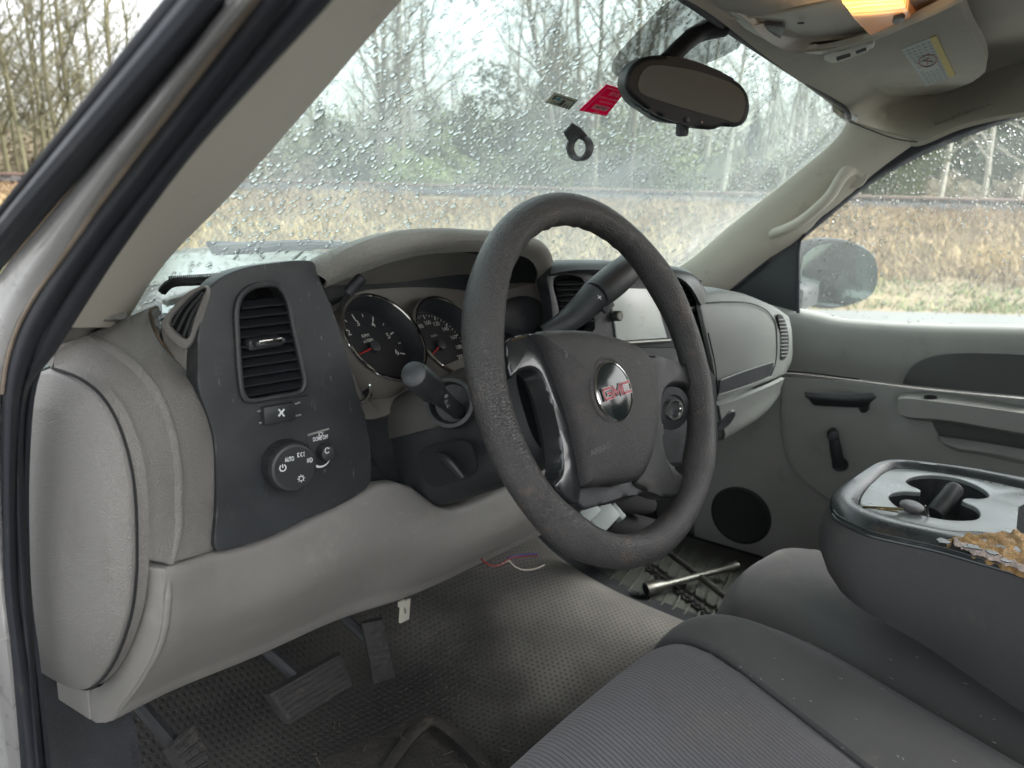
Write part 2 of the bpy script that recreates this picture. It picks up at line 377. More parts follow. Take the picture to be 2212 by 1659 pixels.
ws_a = [(578, -30), (554, 0), (245, 400), (130, 560), (74, 640), (32, 720), (12, 790), (4, 850), (2, 1180), (6, 1290), (20, 1420), (40, 1665), (44, 1720)]
ws_m = [(655, -30), (630, 0), (330, 385), (200, 556), (145, 640), (100, 715), (72, 780), (50, 850), (38, 1000), (38, 1180), (44, 1300), (62, 1440), (85, 1665), (88, 1720)]
ws_b = [(745, -30), (720, 0), (420, 330), (254, 553), (202, 633), (150, 715), (115, 770), (67, 832), (54, 900), (52, 1000), (55, 1103), (64, 1240), (76, 1430), (96, 1665), (100, 1720)]
wst = strip('door_weatherstrip', ws_a, ws_m, M_rubber, bulge=.016, xa=-.853, xb=-.84, nu=60)
strip('flap_backing', [(x-16, y) for x, y in ws_m], [(x+16, y) for x, y in ws_m], M_rubber, xa=-.832, xb=-.83, nu=60, parent=wst)
wsi = strip('inner_flap', ws_m, ws_b, M_rubber, bulge=.008, xa=-.842, xb=-.83, nu=60, parent=wst)
strip('pillar_core', ws_a[:6], [(745, -30), (725, 0), (425, 330), (262, 553), (215, 633), (160, 712)], M_rubber, xa=-.838, xb=-.80, bulge=-.004, nu=40)
# interior trim of the driver pillar
tr_a = [(745, -30), (718, 0), (418, 330), (252, 553), (198, 638), (150, 708)]
tr_b = [(900, -30), (868, 0), (700, 195), (500, 420), (366, 556), (318, 620), (268, 706)]
A_ = cv('x', [(p[0]-8, p[1]) for p in tr_a], -.825); Bm = cv('x', [((p[0]*.42+q[0]*.58), (p[1]*.42+q[1]*.58)) for p, q in zip(tr_a, [(900, -30), (868, 0), (560, 355), (366, 556), (318, 620), (276, 690)])], -.755)
B_ = cv('x', tr_b, -.70)
A_ = resample(A_, 30); B_ = resample(B_, 30); Bm = [(a+b)/2+(CAM-(a+b)/2).normalized()*.018 for a, b in zip(A_, B_)]
panel('pillar_trim', [A_, Bm, B_, [b+Vector((.01, .05, .0)) for b in B_]], M_trim, truck, t=.006, nu=30)

# the open driver's door, just out of view to the left
dh, de = Vector((-.93, .46, 0)), Vector((-1.95, .05, 0)); dd0 = (de-dh).normalized(); Md = frame((0, 0, 1), dd0)
ddr = thing('x', 'x', 'x'); bpy.data.objects.remove(ddr)
bm = bmesh.new(); box(bm, (dh+de)/2+Vector((0, 0, .92)), ((de-dh).length, .10, .66), Md, bev=.02); drv = obj('driver_door', bm, M_doord, truck)
bm = bmesh.new(); P_ = [dh+Vector((0, 0, 1.26)), dh+dd0*.45+Vector((0, 0, 1.72)), de+Vector((0, 0, 1.74)), de+Vector((0, 0, 1.26))]; tube(bm, P_, .022, 8, smooth=False); obj('door_frame', bm, M_white, drv)

# ---- windshield
WB = [Vector((-.80, .40, 1.36)), Vector((-.45, .50, 1.345)), Vector((0, .545, 1.34)), Vector((.4, .50, 1.345)), Vector((.86, .41, 1.33))]
WT = [Vector((-.70, -.07, 1.70)), Vector((-.35, .00, 1.755)), Vector((0, .03, 1.765)), Vector((.35, .055, 1.75)), Vector((.83, .050, 1.712))]
WM = [(a+b)/2+Vector((0, .012, .012)) for a, b in zip(WB, WT)]; WM[-1] = Vector((.85, .195, 1.53))
wrows = [resample(c, 33) for c in (WB, WM, WT)]
wcols = [spline([r[i] for r in wrows], sub=10) for i in range(33)]
def wsurf(u, v):
    i = min(int(u*32), 31); fu = u*32-i; j = min(int(v*20), 19); fv = v*20-j
    p00, p10, p01, p11 = wcols[i][j], wcols[i+1][j], wcols[i][j+1], wcols[i+1][j+1]
    p = p00*(1-fu)*(1-fv)+p10*fu*(1-fv)+p01*(1-fu)*fv+p11*fu*fv
    n = (p10-p00).cross(p01-p00).normalized()
    return p, n, (p10-p00).normalized(), (p01-p00).normalized()
bm = bmesh.new(); V = [[bm.verts.new(c[k]) for c in wcols] for k in range(21)]
for a, b in zip(V, V[1:]):
    for i in range(32): bm.faces.new([a[i], a[i+1], b[i+1], b[i]])
glass = obj('windshield', bm, M_wind, truck)
if wsurf(.5, .5)[1].z > 0: NS = 1
else: NS = -1

def drops(name, surf, count, parent, smin, smax, keep=None, side=1, off=.0006, density=None):
    import numpy as np
    vs_, fs_ = [], []; seg = 8
    k = 0; tries = 0
    while k < count and tries < count*4:
        tries += 1
        u, v = rnd.random(), rnd.random()
        if density and rnd.random() > density(u, v): continue
        p, n, tu, tv = surf(u, v)
        if keep and not keep(p): continue
        n = n*side; s = smin+(smax-smin)*rnd.random()**4.0
        a0 = rnd.uniform(-.35, .35)
        el = 1+rnd.random()*.55
        if rnd.random() < .1: s *= 1.25; el *= 1.3
        X = tu*math.cos(a0)+tv*math.sin(a0)*1.0; Y = n.cross(X)
        base = len(vs_); p = p+n*off
        wob = [1+rnd.uniform(-.22, .22) for _ in range(seg)]
        for rr, hh in ((1, 0), (.78, .26), (.38, .40)):
            for i in range(seg):
                a = 2*math.pi*i/seg
                vs_.append(p+X*(math.cos(a)*rr*s*wob[i])+Y*(math.sin(a)*rr*s*el*wob[i])+n*(hh*s))
        vs_.append(p+n*(.43*s))
        for r_ in range(2):
            for i in range(seg):
                j = (i+1) % seg
                fs_.append((base+r_*seg+i, base+r_*seg+j, base+(r_+1)*seg+j, base+(r_+1)*seg+i))
        for i in range(seg): fs_.append((base+2*seg+i, base+2*seg+(i+1) % seg, base+3*seg))
        fs_.append(tuple(base+seg-1-i for i in range(seg)))
        k += 1
    me = bpy.data.meshes.new(name); me.from_pydata(vs_, [], fs_); me.materials.append(M_drop)
    sm = [len(f) != 8 for f in fs_]; me.polygons.foreach_set('use_smooth', sm)
    o = bpy.data.objects.new(name, me); link(o); o.parent = parent; o['kind'] = 'stuff'; return o
drops('raindrops', wsurf, 17500, glass, .0009, .0034, side=NS, off=.001)
# ceramic frit patch with fine dark lines behind the mirror
def frit_mat():
    m = bpy.data.materials.new('striped ceramic frit'); m.use_nodes = True; N = m.node_tree.nodes; L = m.node_tree.links; N.clear()
    tc = N.new('ShaderNodeTexCoord'); w = N.new('ShaderNodeTexWave'); w.inputs['Scale'].default_value = 105; w.bands_direction = 'X'
    L.new(tc.outputs['Object'], w.inputs['Vector'])
    cp = N.new('ShaderNodeMath'); cp.operation = 'MULTIPLY_ADD'; cp.inputs[1].default_value = .45; cp.inputs[2].default_value = .48; L.new(w.outputs['Fac'], cp.inputs[0])
    t = N.new('ShaderNodeBsdfTransparent'); d = N.new('ShaderNodeBsdfDiffuse'); d.inputs[0].default_value = (.05, .058, .055, 1)
    mx = N.new('ShaderNodeMixShader'); L.new(cp.outputs[0], mx.inputs[0]); L.new(t.outputs[0], mx.inputs[1]); L.new(d.outputs[0], mx.inputs[2])
    o = N.new('ShaderNodeOutputMaterial'); L.new(mx.outputs[0], o.inputs[0]); return m
M_frit = frit_mat()
# windshield plane near the mirror, used for what sticks to the glass
wp, wn, wtu, wtv = wsurf(.5, .75); wn = wn*NS
def onwind(px, py, off=-.002):
    """point of the inner glass face"""
    d = (fw+rt*((px-1106)/F)-up*((py-829.5)/F)).normalized()
    best = None
    p, n = wp, wn
    for it in range(12):
        x = CAM+d*((p-CAM).dot(n)/d.dot(n))
        # nearest surface sample
        bd = 1e9
        if it < 3:
            for i in range(0, 33):
                for j in range(0, 21):
                    q = wcols[i][j]; dd = (q-x).length
                    if dd < bd: bd = dd; bi, bj = i, j
            i0, j0 = min(bi, 31), min(bj, 19)
            p, n, _, _ = wsurf((i0+.5)/32, (j0+.5)/20)
    return x+n*NS*off
bm = bmesh.new()
fr_out = [(1452, -6), (1424, 14), (1385, 55), (1345, 98), (1326, 122), (1319, 142), (1326, 158), (1345, 168), (1390, 176), (1480, 150), (1560, 120), (1600, 96), (1585, 80), (1548, 52), (1510, 18), (1490, -2)]
P = resample([onwind(*q) for q in fr_out], 48, True, True); bm.faces.new([bm.verts.new(p) for p in P])
obj('frit_band', bm, M_frit, glass)
# black seal line round the glass, seen along the header and right pillar
bm = bmesh.new()
tube(bm, [onwind(*q, off=-.012) for q in [(1459, -25), (1489, -5), (1564, 49), (1644, 105), (1724, 160), (1793, 207), (1820, 230), (1826, 250), (1815, 275), (1790, 305), (1706, 382), (1575, 488), (1490, 562), (1455, 592)]], .0044, 8)
obj('glass_seal', bm, M_rubber, glass)

# ---- headliner, overhead console, visor
hl_rows = [
    [at(1484, 0, 'z', 1.742)+Vector((-.35, -.03, -.035)), at(1484, 0, 'z', 1.742), at(1634, 107, 'z', 1.742), at(1733, 180, 'z', 1.735), at(1826, 248, 'z', 1.713)],
    [Vector((-.62, -.12, 1.72)), at(1530, -30, 'z', 1.752), at(1700, 60, 'z', 1.757), at(1830, 165, 'z', 1.752), at(1862, 272, 'z', 1.705)],
    [Vector((-.66, -.30, 1.78)), Vector((-.3, -.28, 1.80)), Vector((.1, -.22, 1.80)), at(1990, 190, 'z', 1.775), at(1978, 308, 'x', .715)],
    [Vector((-.66, -.60, 1.80)), Vector((-.3, -.55, 1.83)), Vector((.1, -.45, 1.83)), at(2160, 150, 'z', 1.80), at(2080, 268, 'x', .715)],
    [Vector((-.66, -.90, 1.80)), Vector((-.3, -.85, 1.83)), Vector((.1, -.75, 1.83)), at(2300, 130, 'z', 1.80), at(2230, 240, 'x', .715)],
    [Vector((-.66, -1.1, 1.79)), Vector((-.3, -1.1, 1.82)), Vector((.1, -1.1, 1.82)), Vector((.5, -1.1, 1.80)), Vector((.70, -.9, 1.74))]]
hl = panel('headliner', hl_rows, M_liner, truck, t=.01, nu=40, sub=6)
bm = bmesh.new(); tube(bm, cv('x', [(1834, 262), (1880, 281), (1935, 300), (1982, 307)], .672), .0012, 5); obj('trim_seam', bm, M_void, hl)

pod_edge = [(1500, -40), (1545, 28), (1600, 50), (1640, 85), (1685, 112), (1730, 120), (1780, 117), (1830, 106), (1880, 90), (1930, 70), (1980, 49), (2035, 24), (2085, -2), (2130, -30)]
in_edge = [(1625, 55), (1645, 78), (1668, 95), (1697, 108), (1722, 113), (1780, 108), (1830, 97), (1880, 83), (1930, 62), (1978, 42), (2030, 18), (2075, -6), (2105, -30)]
Zp = 1.742
rim_o = cv('z', pod_edge, Zp+.014)
rim_i = cv('z', in_edge, Zp)
pod = panel('overhead_console', [rim_o, resample(rim_i, 30)], M_pod, truck, t=.008, bev=.002, nu=60)
wall = cv('z', [(1665, 48), (1680, 62), (1710, 75), (1750, 83), (1800, 80), (1850, 72), (1900, 52), (1950, 34), (2000, 15), (2040, -4), (2070, -30)], Zp+.016)
panel('console_side_wall', [rim_i, wall], M_pod, pod, t=.004, bev=0, nu=50)
face_c = [cv('z', [(1608, 38), (1650, 35), (1708, 24), (1770, 8), (1815, -6), (1860, -25)], Zp+.022), wall[:]]
panel('console_face', [cv('z', [(1630, 40), (1668, 34), (1720, 22), (1790, 2), (1850, -20), (1900, -45)], Zp+.012), wall], M_pod, pod, t=.004, bev=0, nu=40)
bm = bmesh.new(); tube(bm, cv('z', [(1545, 32), (1580, 38), (1615, 37), (1665, 30), (1715, 20), (1770, 6), (1815, -6)], Zp+.006), .002, 6); obj('console_seam', bm, M_pod, pod)
# raised rear bulge of the console towards the windshield
panel('console_shoulder', [cv('z', [(1485, -30), (1510, -12), (1545, 26), (1600, 38), (1625, 42)], Zp+.012), cv('z', [(1560, -40), (1610, -20), (1650, 4), (1690, 12), (1720, 14)], Zp-.006), cv('z', [(1700, -60), (1740, -30), (1780, -14), (1800, -8), (1815, -6)], Zp+.004)], M_liner, pod, t=.004, bev=0)
bm = plate('x', cv('z', [(1652, 54), (1662, 86), (1684, 88), (1696, 63), (1690, 58)], Zp+.008), M_char, None, t=.006, bev=.001, smooth_out=False, to_bm=True); obj('console_switch', bm, M_char, pod)
bm = bmesh.new(); lathe(bm, at(1730, 49, 'z', Zp+.010), (0, 0, -1), [(.0042, 0), (.0042, .001)], 12); obj('screw_hole', bm, M_void, pod)
# amber map lamp, lit
def lamp_mat():
    m = bpy.data.materials.new('lit amber lens'); m.use_nodes = True; N = m.node_tree.nodes; L = m.node_tree.links
    b = N['Principled BSDF']; b.inputs['Base Color'].default_value = (.8, .55, .33, 1); b.inputs['Roughness'].default_value = .25
    tc = N.new('ShaderNodeTexCoord'); mp = N.new('ShaderNodeMapping'); o = at(1868, 18, 'z', Zp)
    mp.inputs['Location'].default_value = (-o.x*1, -o.y, -o.z); L.new(tc.outputs['Object'], mp.inputs['Vector'])
    g = N.new('ShaderNodeTexGradient'); g.gradient_type = 'SPHERICAL'; s = N.new('ShaderNodeVectorMath'); s.operation = 'SCALE'; s.inputs['Scale'].default_value = 13
    L.new(mp.outputs[0], s.inputs[0]); L.new(s.outputs[0], g.inputs[0])
    w = N.new('ShaderNodeTexWave'); w.inputs['Scale'].default_value = 14; w.inputs['Distortion'].default_value = 5; L.new(tc.outputs['Object'], w.inputs['Vector'])
    r = N.new('ShaderNodeValToRGB'); r.color_ramp.elements[0].color = (.50, .17, .05, 1); r.color_ramp.elements[1].color = (1, .62, .10, 1); r.color_ramp.elements[1].position = .75
    e = r.color_ramp.elements.new(.35); e.color = (.85, .36, .10, 1); L.new(g.outputs[0], r.inputs[0])
    L.new(r.outputs[0], b.inputs['Emission Color'])
    a = N.new('ShaderNodeMath'); a.operation = 'MULTIPLY_ADD'; a.inputs[1].default_value = 1.0; a.inputs[2].default_value = .05; 
    mu = N.new('ShaderNodeMath'); mu.operation = 'MULTIPLY'; 
    wr = N.new('ShaderNodeMapRange'); wr.inputs['To Min'].default_value = .35; L.new(w.outputs['Fac'], wr.inputs['Value'])
    L.new(g.outputs[0], mu.inputs[0]); L.new(wr.outputs[0], mu.inputs[1]); L.new(mu.outputs[0], a.inputs[0]); L.new(a.outputs[0], b.inputs['Emission Strength'])
    return m
lens_px = [(1818, 8), (1845, 40), (1878, 78), (1905, 74), (1974, 48), (1958, 20), (1940, -12), (1900, -30)]
lens = plate('map_lamp', cv('z', lens_px, Zp+.004), lamp_mat(), pod, t=.012, bev=.003, smooth_out=False)
bm = plate('x', cv('z', [(1927, 50), (1930, 42), (1948, 36), (1954, 41), (1952, 47), (1935, 54)], Zp), M_char, None, t=.004, bev=.0005, smooth_out=False, to_bm=True)
obj('lamp_button', bm, M_char, pod)
li = bpy.data.lights.new('lamp bulb', 'POINT'); li.energy = .02; li.color = (1, .55, .2); li.shadow_soft_size = .02
lo = bpy.data.objects.new('lamp_bulb', li); link(lo); lo.location = at(1868, 18, 'z', Zp-.02); lo.parent = pod

# sun visor (passenger)
vz = 1.757
vis = [(1790, 120), (1775, 124), (1800, 136), (1838, 166), (1878, 200), (1900, 220), (1918, 232), (1936, 231), (1952, 228), (1990, 216), (2042, 200), (2085, 184), (2118, 168), (2130, 147), (2124, 110), (2098, 66), (2074, 12), (2062, -16), (2020, 0), (1960, 40), (1880, 80)]
visor = plate('sun_visor', cv('z', vis, vz), M_liner, truck, t=.016, bev=.005, n=90, seg=3)
def vplate(name, px, m, dz=0, t=.0012, parent=None, sm=False, bev=0): return plate(name, cv('z', px, vz-dz), m, parent or visor, t=t, bev=bev, smooth_out=sm)
lab = vplate('airbag_label', [(1947, 107), (2022, 77), (2063, 163), (2002, 187)], M_label, .0012)
vplate('label_strip', [(2008, 83), (2022, 77), (2063, 163), (2050, 168)], M_yellow, .0018)
bm = bmesh.new(); xa = at(2002, 187, 'z', vz)-at(1947, 107, 'z', vz); ya = at(2022, 77, 'z', vz)-at(1947, 107, 'z', vz)
o_ = at(1947, 107, 'z', vz-.0022)
for i in range(5):
    for j in range(16):
        if (j in (6, 7, 8, 9) and i in (1, 2, 3)) or rnd.random() < .08: continue
        a = o_+ya*(.10+i*.155)+xa*(.05+j*.057); l = xa*.04; w_ = ya*(.05+.06*rnd.random())
        bm.faces.new([bm.verts.new(a), bm.verts.new(a+w_), bm.verts.new(a+w_+l*.45), bm.verts.new(a+l*.45)])
obj('label_print', bm, M_print, visor)
bm = bmesh.new(); oc = at(2004, 132, 'z', vz-.0024); 
el = [oc+ya*(.20*math.cos(a)*1.35)+xa*(.16*math.sin(a)*.75) for a in [2*math.pi*k/28 for k in range(29)]]
tube(bm, el, .0012, 5, smooth=False)
tube(bm, [oc-ya*.12-xa*.04, oc+ya*.12+xa*.04], .0012, 4, smooth=False); tube(bm, [oc-ya*.06+xa*.06, oc+ya*.05-xa*.06], .0015, 4, smooth=False)
obj('warning_oval', bm, M_ovalred, visor)
cl = plate('visor_clip', cv('z', [(1780, 122), (1797, 137), (1832, 128), (1880, 108), (1887, 96), (1870, 97), (1840, 106)], vz-.008), M_pod, visor, t=.012, bev=.003)
bm = plate('x', cv('z', [(1806, 124), (1808, 132), (1838, 122), (1836, 115)], vz-.0085), M_void, None, t=.002, bev=0, smooth_out=False, to_bm=True); obj('clip_slot', bm, M_void, visor)
bm = plate('x', cv('z', [(1848, 111), (1850, 117), (1872, 109), (1870, 103)], vz-.0085), M_void, None, t=.002, bev=0, smooth_out=False, to_bm=True); obj('clip_slot', bm, M_void, visor)
vplate('vanity_flap', [(1945, 226), (1955, 231), (1968, 232), (1990, 227), (1998, 218), (1975, 222)], M_pod, -.004, .004, sm=True, bev=.001)

# ---- passenger pillar trim, handle, door-opening seal
pe = [(1833, 258), (1820, 284), (1795, 312), (1708, 384), (1575, 490), (1498, 556), (1458, 582)]
pm = [(1905, 282), (1880, 318), (1840, 355), (1765, 425), (1655, 510), (1565, 580), (1512, 625)]
pr = [(1984, 305), (1918, 352), (1875, 386), (1825, 430), (1775, 470), (1732, 512), (1660, 560), (1570, 632)]
rpt = panel('pillar_trim', [[q+(q-CAM).normalized()*.03+Vector((.004, 0, 0)) for q in cv('x', pe, .675)], cv('x', pe, .675), cv('x', pm, .69), cv('x', pr, .735)], M_trim, truck, t=.008, nu=36)
bm = bmesh.new()
tube(bm, cv('x', [(1652, 520, .715), (1668, 506, .70), (1695, 496, .68), (1730, 478, .672), (1765, 450, .672), (1795, 420, .675), (1815, 388, .68), (1828, 372, .69), (1846, 366, .71), (1858, 378, .725)]), [.014, .013, .0125, .0125, .0125, .0125, .013, .014, .013, .012], 14, flat=.8)
obj('grab_handle', bm, M_trim, rpt)
bm = bmesh.new(); lathe(bm, at(1656, 512, 'x', .712), (-1, -.1, 0), [(.027, -.004), (.026, .001), (.018, .004)], 20, sx=1.0, sy=1.0)
obj('handle_base', bm, M_trim, rpt); bm = bmesh.new(); lathe(bm, at(1845, 380, 'x', .722), (-1, -.1, 0), [(.027, -.004), (.026, .001), (.018, .004)], 20); obj('handle_base', bm, M_trim, rpt)
so = [(2300, 222), (2212, 241), (2075, 268), (1975, 308), (1918, 352), (1875, 386), (1825, 430), (1775, 470), (1730, 513), (1660, 562), (1570, 634)]
si = [(2300, 232), (2212, 252), (2108, 288), (2008, 330), (1925, 372), (1858, 415), (1794, 467), (1742, 511), (1722, 540), (1722, 600), (1722, 676)]
sa = resample(cv('x', [(a, b-2) for a, b in so[:9]], .735), 40); sb = resample(cv('x', si[:8], .76), 40)
panel('door_opening_seal', [sa, [(a+b)/2+(CAM-a).normalized()*.006 for a, b in zip(sa, sb)], sb], M_rubber, truck, t=.01, nu=40)

# ---- passenger door
XD = .74
beltF = [(1510, 630), (1572, 634), (1640, 655), (1675, 664), (1708, 673), (1758, 684), (1808, 696), (1908, 705), (2042, 711), (2212, 714), (2330, 718)]
seamF = [(1500, 800), (1600, 800), (1708, 801), (1842, 816), (1942, 829), (2042, 840), (2212, 856), (2330, 868)]
door = panel('passenger_door', [[q+Vector((.09, 0, -.006)) for q in cv('x', beltF, XD)], [q+Vector((.035, 0, .006)) for q in cv('x', beltF, XD)], cv('x', beltF, XD), cv('x', [(x, y+70) for x, y in beltF], XD-.012), cv('x', seamF, XD)], M_doorp, truck, t=.02, nu=40, bev=.003)
# arched dark recess
panel('dark_insert', [cv('x', [(1952, 829), (1957, 812), (1975, 788), (2015, 770), (2075, 763), (2212, 766), (2330, 772)], XD-.0205), cv('x', [(1952, 830), (1970, 832), (2010, 836), (2050, 840), (2120, 847), (2212, 856), (2330, 868)], XD-.0105)], M_doord, door, t=.004, bev=.002)
low = [(1500, 806), (1600, 806), (1708, 807), (1842, 822), (1942, 835), (2042, 846), (2212, 862), (2330, 874)]
lowb = [(1500, 1300), (1600, 1300), (1715, 1300), (1800, 1300), (1942, 1310), (2042, 1320), (2212, 1350), (2330, 1370)]
lp = panel('lower_panel', [cv('x', low, XD+.012), cv('x', [(x, y+130) for x, y in low], XD+.004), cv('x', [(x, y+280) for x, y in low], XD+.012), cv('x', lowb, XD+.02)], M_doorp, door, t=.02, bev=.004, nu=40)
# raised field with rounded lower front corner
fld = [(1722, 812), (1800, 820), (1942, 838), (2212, 866), (2330, 880), (2330, 1400), (2000, 1300), (1860, 1200), (1785, 1078), (1745, 1062), (1712, 1022), (1690, 970), (1684, 900), (1690, 840)]
panel('map_pocket_field', [cv('x', [(1692, 815), (1800, 822), (1942, 838), (2212, 866), (2330, 880)], XD+.0), cv('x', [(1685, 905), (1800, 920), (1942, 930), (2212, 960), (2330, 980)], XD-.010), cv('x', [(1712, 1015), (1800, 1040), (1942, 1060), (2212, 1090), (2330, 1110)], XD-.004), cv('x', [(1785, 1076), (1860, 1110), (1960, 1180), (2212, 1250), (2330, 1280)], XD+.0)], M_doorp, door, t=.02, bev=.006, nu=36)
# armrest
at_ = cv('x', [(1936, 850), (1952, 846), (2042, 850), (2212, 878), (2330, 900)], XD-.01)
ae = cv('x', [(1938, 862), (1950, 860), (2042, 870), (2212, 893), (2330, 910)], XD-.06)
af = cv('x', [(1936, 886), (1950, 898), (2042, 907), (2212, 936), (2330, 954)], XD-.058)
ab = cv('x', [(1940, 888), (1955, 902), (2042, 913), (2212, 942), (2330, 960)], XD-.01)
arm = panel('armrest', [at_, ae, af, ab], M_doorp, door, t=.01, across=False, bev=.004)
panel('pull_pocket', [cv('x', [(2012, 908), (2100, 915), (2212, 934), (2330, 952)], XD-.018), cv('x', [(2028, 942), (2110, 953), (2212, 970), (2330, 990)], XD-.012)], M_doord, door, t=.004, bev=.001)
panel('pocket_lip', [cv('x', [(2026, 940), (2060, 950), (2120, 957), (2212, 972), (2330, 992)], XD-.02), cv('x', [(2034, 954), (2065, 967), (2120, 975), (2212, 992), (2330, 1014)], XD-.03), cv('x', [(2040, 962), (2070, 975), (2120, 983), (2212, 1003), (2330, 1026)], XD-.012)], M_doorp, door, t=.006, bev=.002)
bm = bmesh.new(); lathe(bm, at(2010, 859, 'x', XD-.045), (0, 0, 1), [(.014, -.001), (.014, .0035), (.011, .0035), (.011, -.001)], 18, sx=.6); obj('screw_recess', bm, M_void, door)
# black pull handle and crank
hA = cv('x', [(1738, 847), (1790, 852), (1835, 853), (1885, 848)], XD-.05)
hB = cv('x', [(1742, 856), (1790, 862), (1840, 864), (1892, 858)], XD-.058)
hC = cv('x', [(1758, 876), (1800, 878), (1840, 880), (1866, 881)], XD-.045)
panel('door_handle', [hA, hB, hC], M_char2, door, t=.012, bev=.004, nu=20)
panel('handle_cup', [cv('x', [(1796, 836), (1840, 838)], XD-.016), cv('x', [(1790, 843), (1850, 845)], XD-.016)], M_doorp, door, t=.004, bev=.002)
bm = bmesh.new(); tube(bm, [at(1868, 860, 'x', XD-.045), at(1866, 884, 'x', XD+.0)], .011, 10, smooth=False); obj('handle_mount', bm, M_char2, door)
bm = bmesh.new(); tube(bm, cv('x', [(1800, 938, XD-.045), (1806, 975, XD-.04), (1813, 1008, XD-.028)]), [.011, .0135, .0145], 12, flat=.55, upv=Vector((1, 0, 0)))
cw = obj('window_crank', bm, M_char2, door)
bm = bmesh.new(); lathe(bm, at(1799, 936, 'x', XD-.045), (-1, -.25, .05), [(.0115, -.01), (.0125, 0), (.0125, .022), (.010, .027), (.004, .028)], 18); obj('crank_knob', bm, M_char2, door)
bm = bmesh.new(); lathe(bm, at(1814, 1003, 'x', XD-.01), (-1, 0, 0), [(.020, -.01), (.018, .0), (.014, .014)], 18)
obj('crank_base', bm, M_char2, door)
# kick area, with speaker
bm = bmesh.new(); box(bm, (XD+.065, .36, .88), (.03, .80, .56)); obj('cab_side', bm, M_carpet, truck)
kick = panel('kick_panel', [cv('x', [(1440, 780), (1620, 900), (1700, 960), (1790, 1085)], XD+.025), cv('x', [(1420, 1000), (1560, 1050), (1620, 1080), (1700, 1140)], XD+.025), cv('x', [(1420, 1190), (1560, 1230), (1640, 1250), (1760, 1260)], XD+.025)], M_doord, truck, t=.01, bev=.003)
bm = bmesh.new(); lathe(bm, at(1600, 1112, 'x', XD+.014), (-1, 0, 0), [(.082, -.01), (.080, .003), (.072, .007), (.066, .004), (.02, .006)], 36); spk = obj('speaker_grille', bm, mat('speaker mesh', (.016, .017, .018), .7, grain=('noise', 300), bump=1), kick)
# dark sail panel and side glass, side mirror
plate('sail_panel', cv('x', [(1725, 512), (1662, 556), (1572, 632), (1640, 655), (1680, 666), (1722, 676), (1722, 600)], XD+.004), M_char2, door, t=.01, bev=.002, smooth_out=False)
bm = bmesh.new(); tube(bm, cv('x', [(1740, 505), (1727, 520), (1724, 545), (1724, 676)], XD-.004), .0045, 8, smooth=False)
tube(bm, cv('x', [(1660, 562), (1571, 634)], XD-.004), .0035, 8, smooth=False); obj('window_channel', bm, M_rubber, door)
SG = [cv('x', [(1715, 690), (1900, 720), (2100, 730), (2350, 740)], XD+.03), cv('x', [(1715, 500), (1900, 500), (2100, 480), (2350, 470)], XD+.02), cv('x', [(1715, 480), (1880, 360), (2080, 240), (2350, 200)], XD+.005)]
srows = [resample(c, 21) for c in SG]; scols = [spline([r[i] for r in srows], sub=6) for i in range(21)]
bm = bmesh.new(); V = [[bm.verts.new(c[k]) for c in scols] for k in range(13)]
for a, b in zip(V, V[1:]):
    for i in range(20): bm.faces.new([a[i], a[i+1], b[i+1], b[i]])
swin = obj('side_window', bm, M_side, truck)
def ssurf(u, v):
    i = min(int(u*20), 19); fu = u*20-i; j = min(int(v*12), 11); fv = v*12-j
    p00, p10, p01, p11 = scols[i][j], scols[i+1][j], scols[i][j+1], scols[i+1][j+1]
    p = p00*(1-fu)*(1-fv)+p10*fu*(1-fv)+p01*(1-fu)*fv+p11*fu*fv
    n = (p10-p00).cross(p01-p00).normalized()
    if n.x < 0: n = -n
    return p, n, (p10-p00).normalized(), (p01-p00).normalized()
drops('raindrops', ssurf, 2600, swin, .0010, .0032, off=.001, density=lambda u, v: .15+.85*min(1, v*1.7)**2)
# mirror
mo = [(1728, 552), (1745, 533), (1775, 520), (1828, 517), (1868, 530), (1890, 549), (1897, 575), (1899, 603), (1886, 640), (1868, 652), (1830, 664), (1795, 669), (1760, 664), (1728, 662)]
MX = 1.02
mir = plate('door_mirror', cv('x', mo, MX), M_char2, truck, t=.05, bev=.012, n=50, seg=3, back=Vector((.5, .85, 0)))
cxm, cym = 1815, 596
mg = [(cxm+(x-cxm)*.93+3, cym+(y-cym)*.90) for x, y in mo]
def mirror_mat():
    m = mat('wet mirror glass', (.20, .25, .25), .08, metal=1, var=.2, varscale=25, dirt=((.16, .20, .20), .6, 60)); return m
plate('mirror_glass', cv('x', mg, MX-.004), mirror_mat(), mir, t=.002, bev=0, n=44, back=Vector((.5, .85, 0)))
mA, mB, mC_ = at(1745, 655, 'x', MX-.006), at(1880, 645, 'x', MX-.006), at(1755, 535, 'x', MX-.006)
def msurf(u, v): return mA+(mB-mA)*u+(mC_-mA)*v, Vector((-1, 0, 0)), (mB-mA).normalized(), (mC_-mA).normalized()
drops('raindrops', msurf, 150, mir, .0012, .0035, off=.0005)
bm = bmesh.new(); box(bm, at(1732, 640, 'x', .86), (.14, .05, .06), bev=.015); obj('mirror_arm', bm, M_char2, mir)

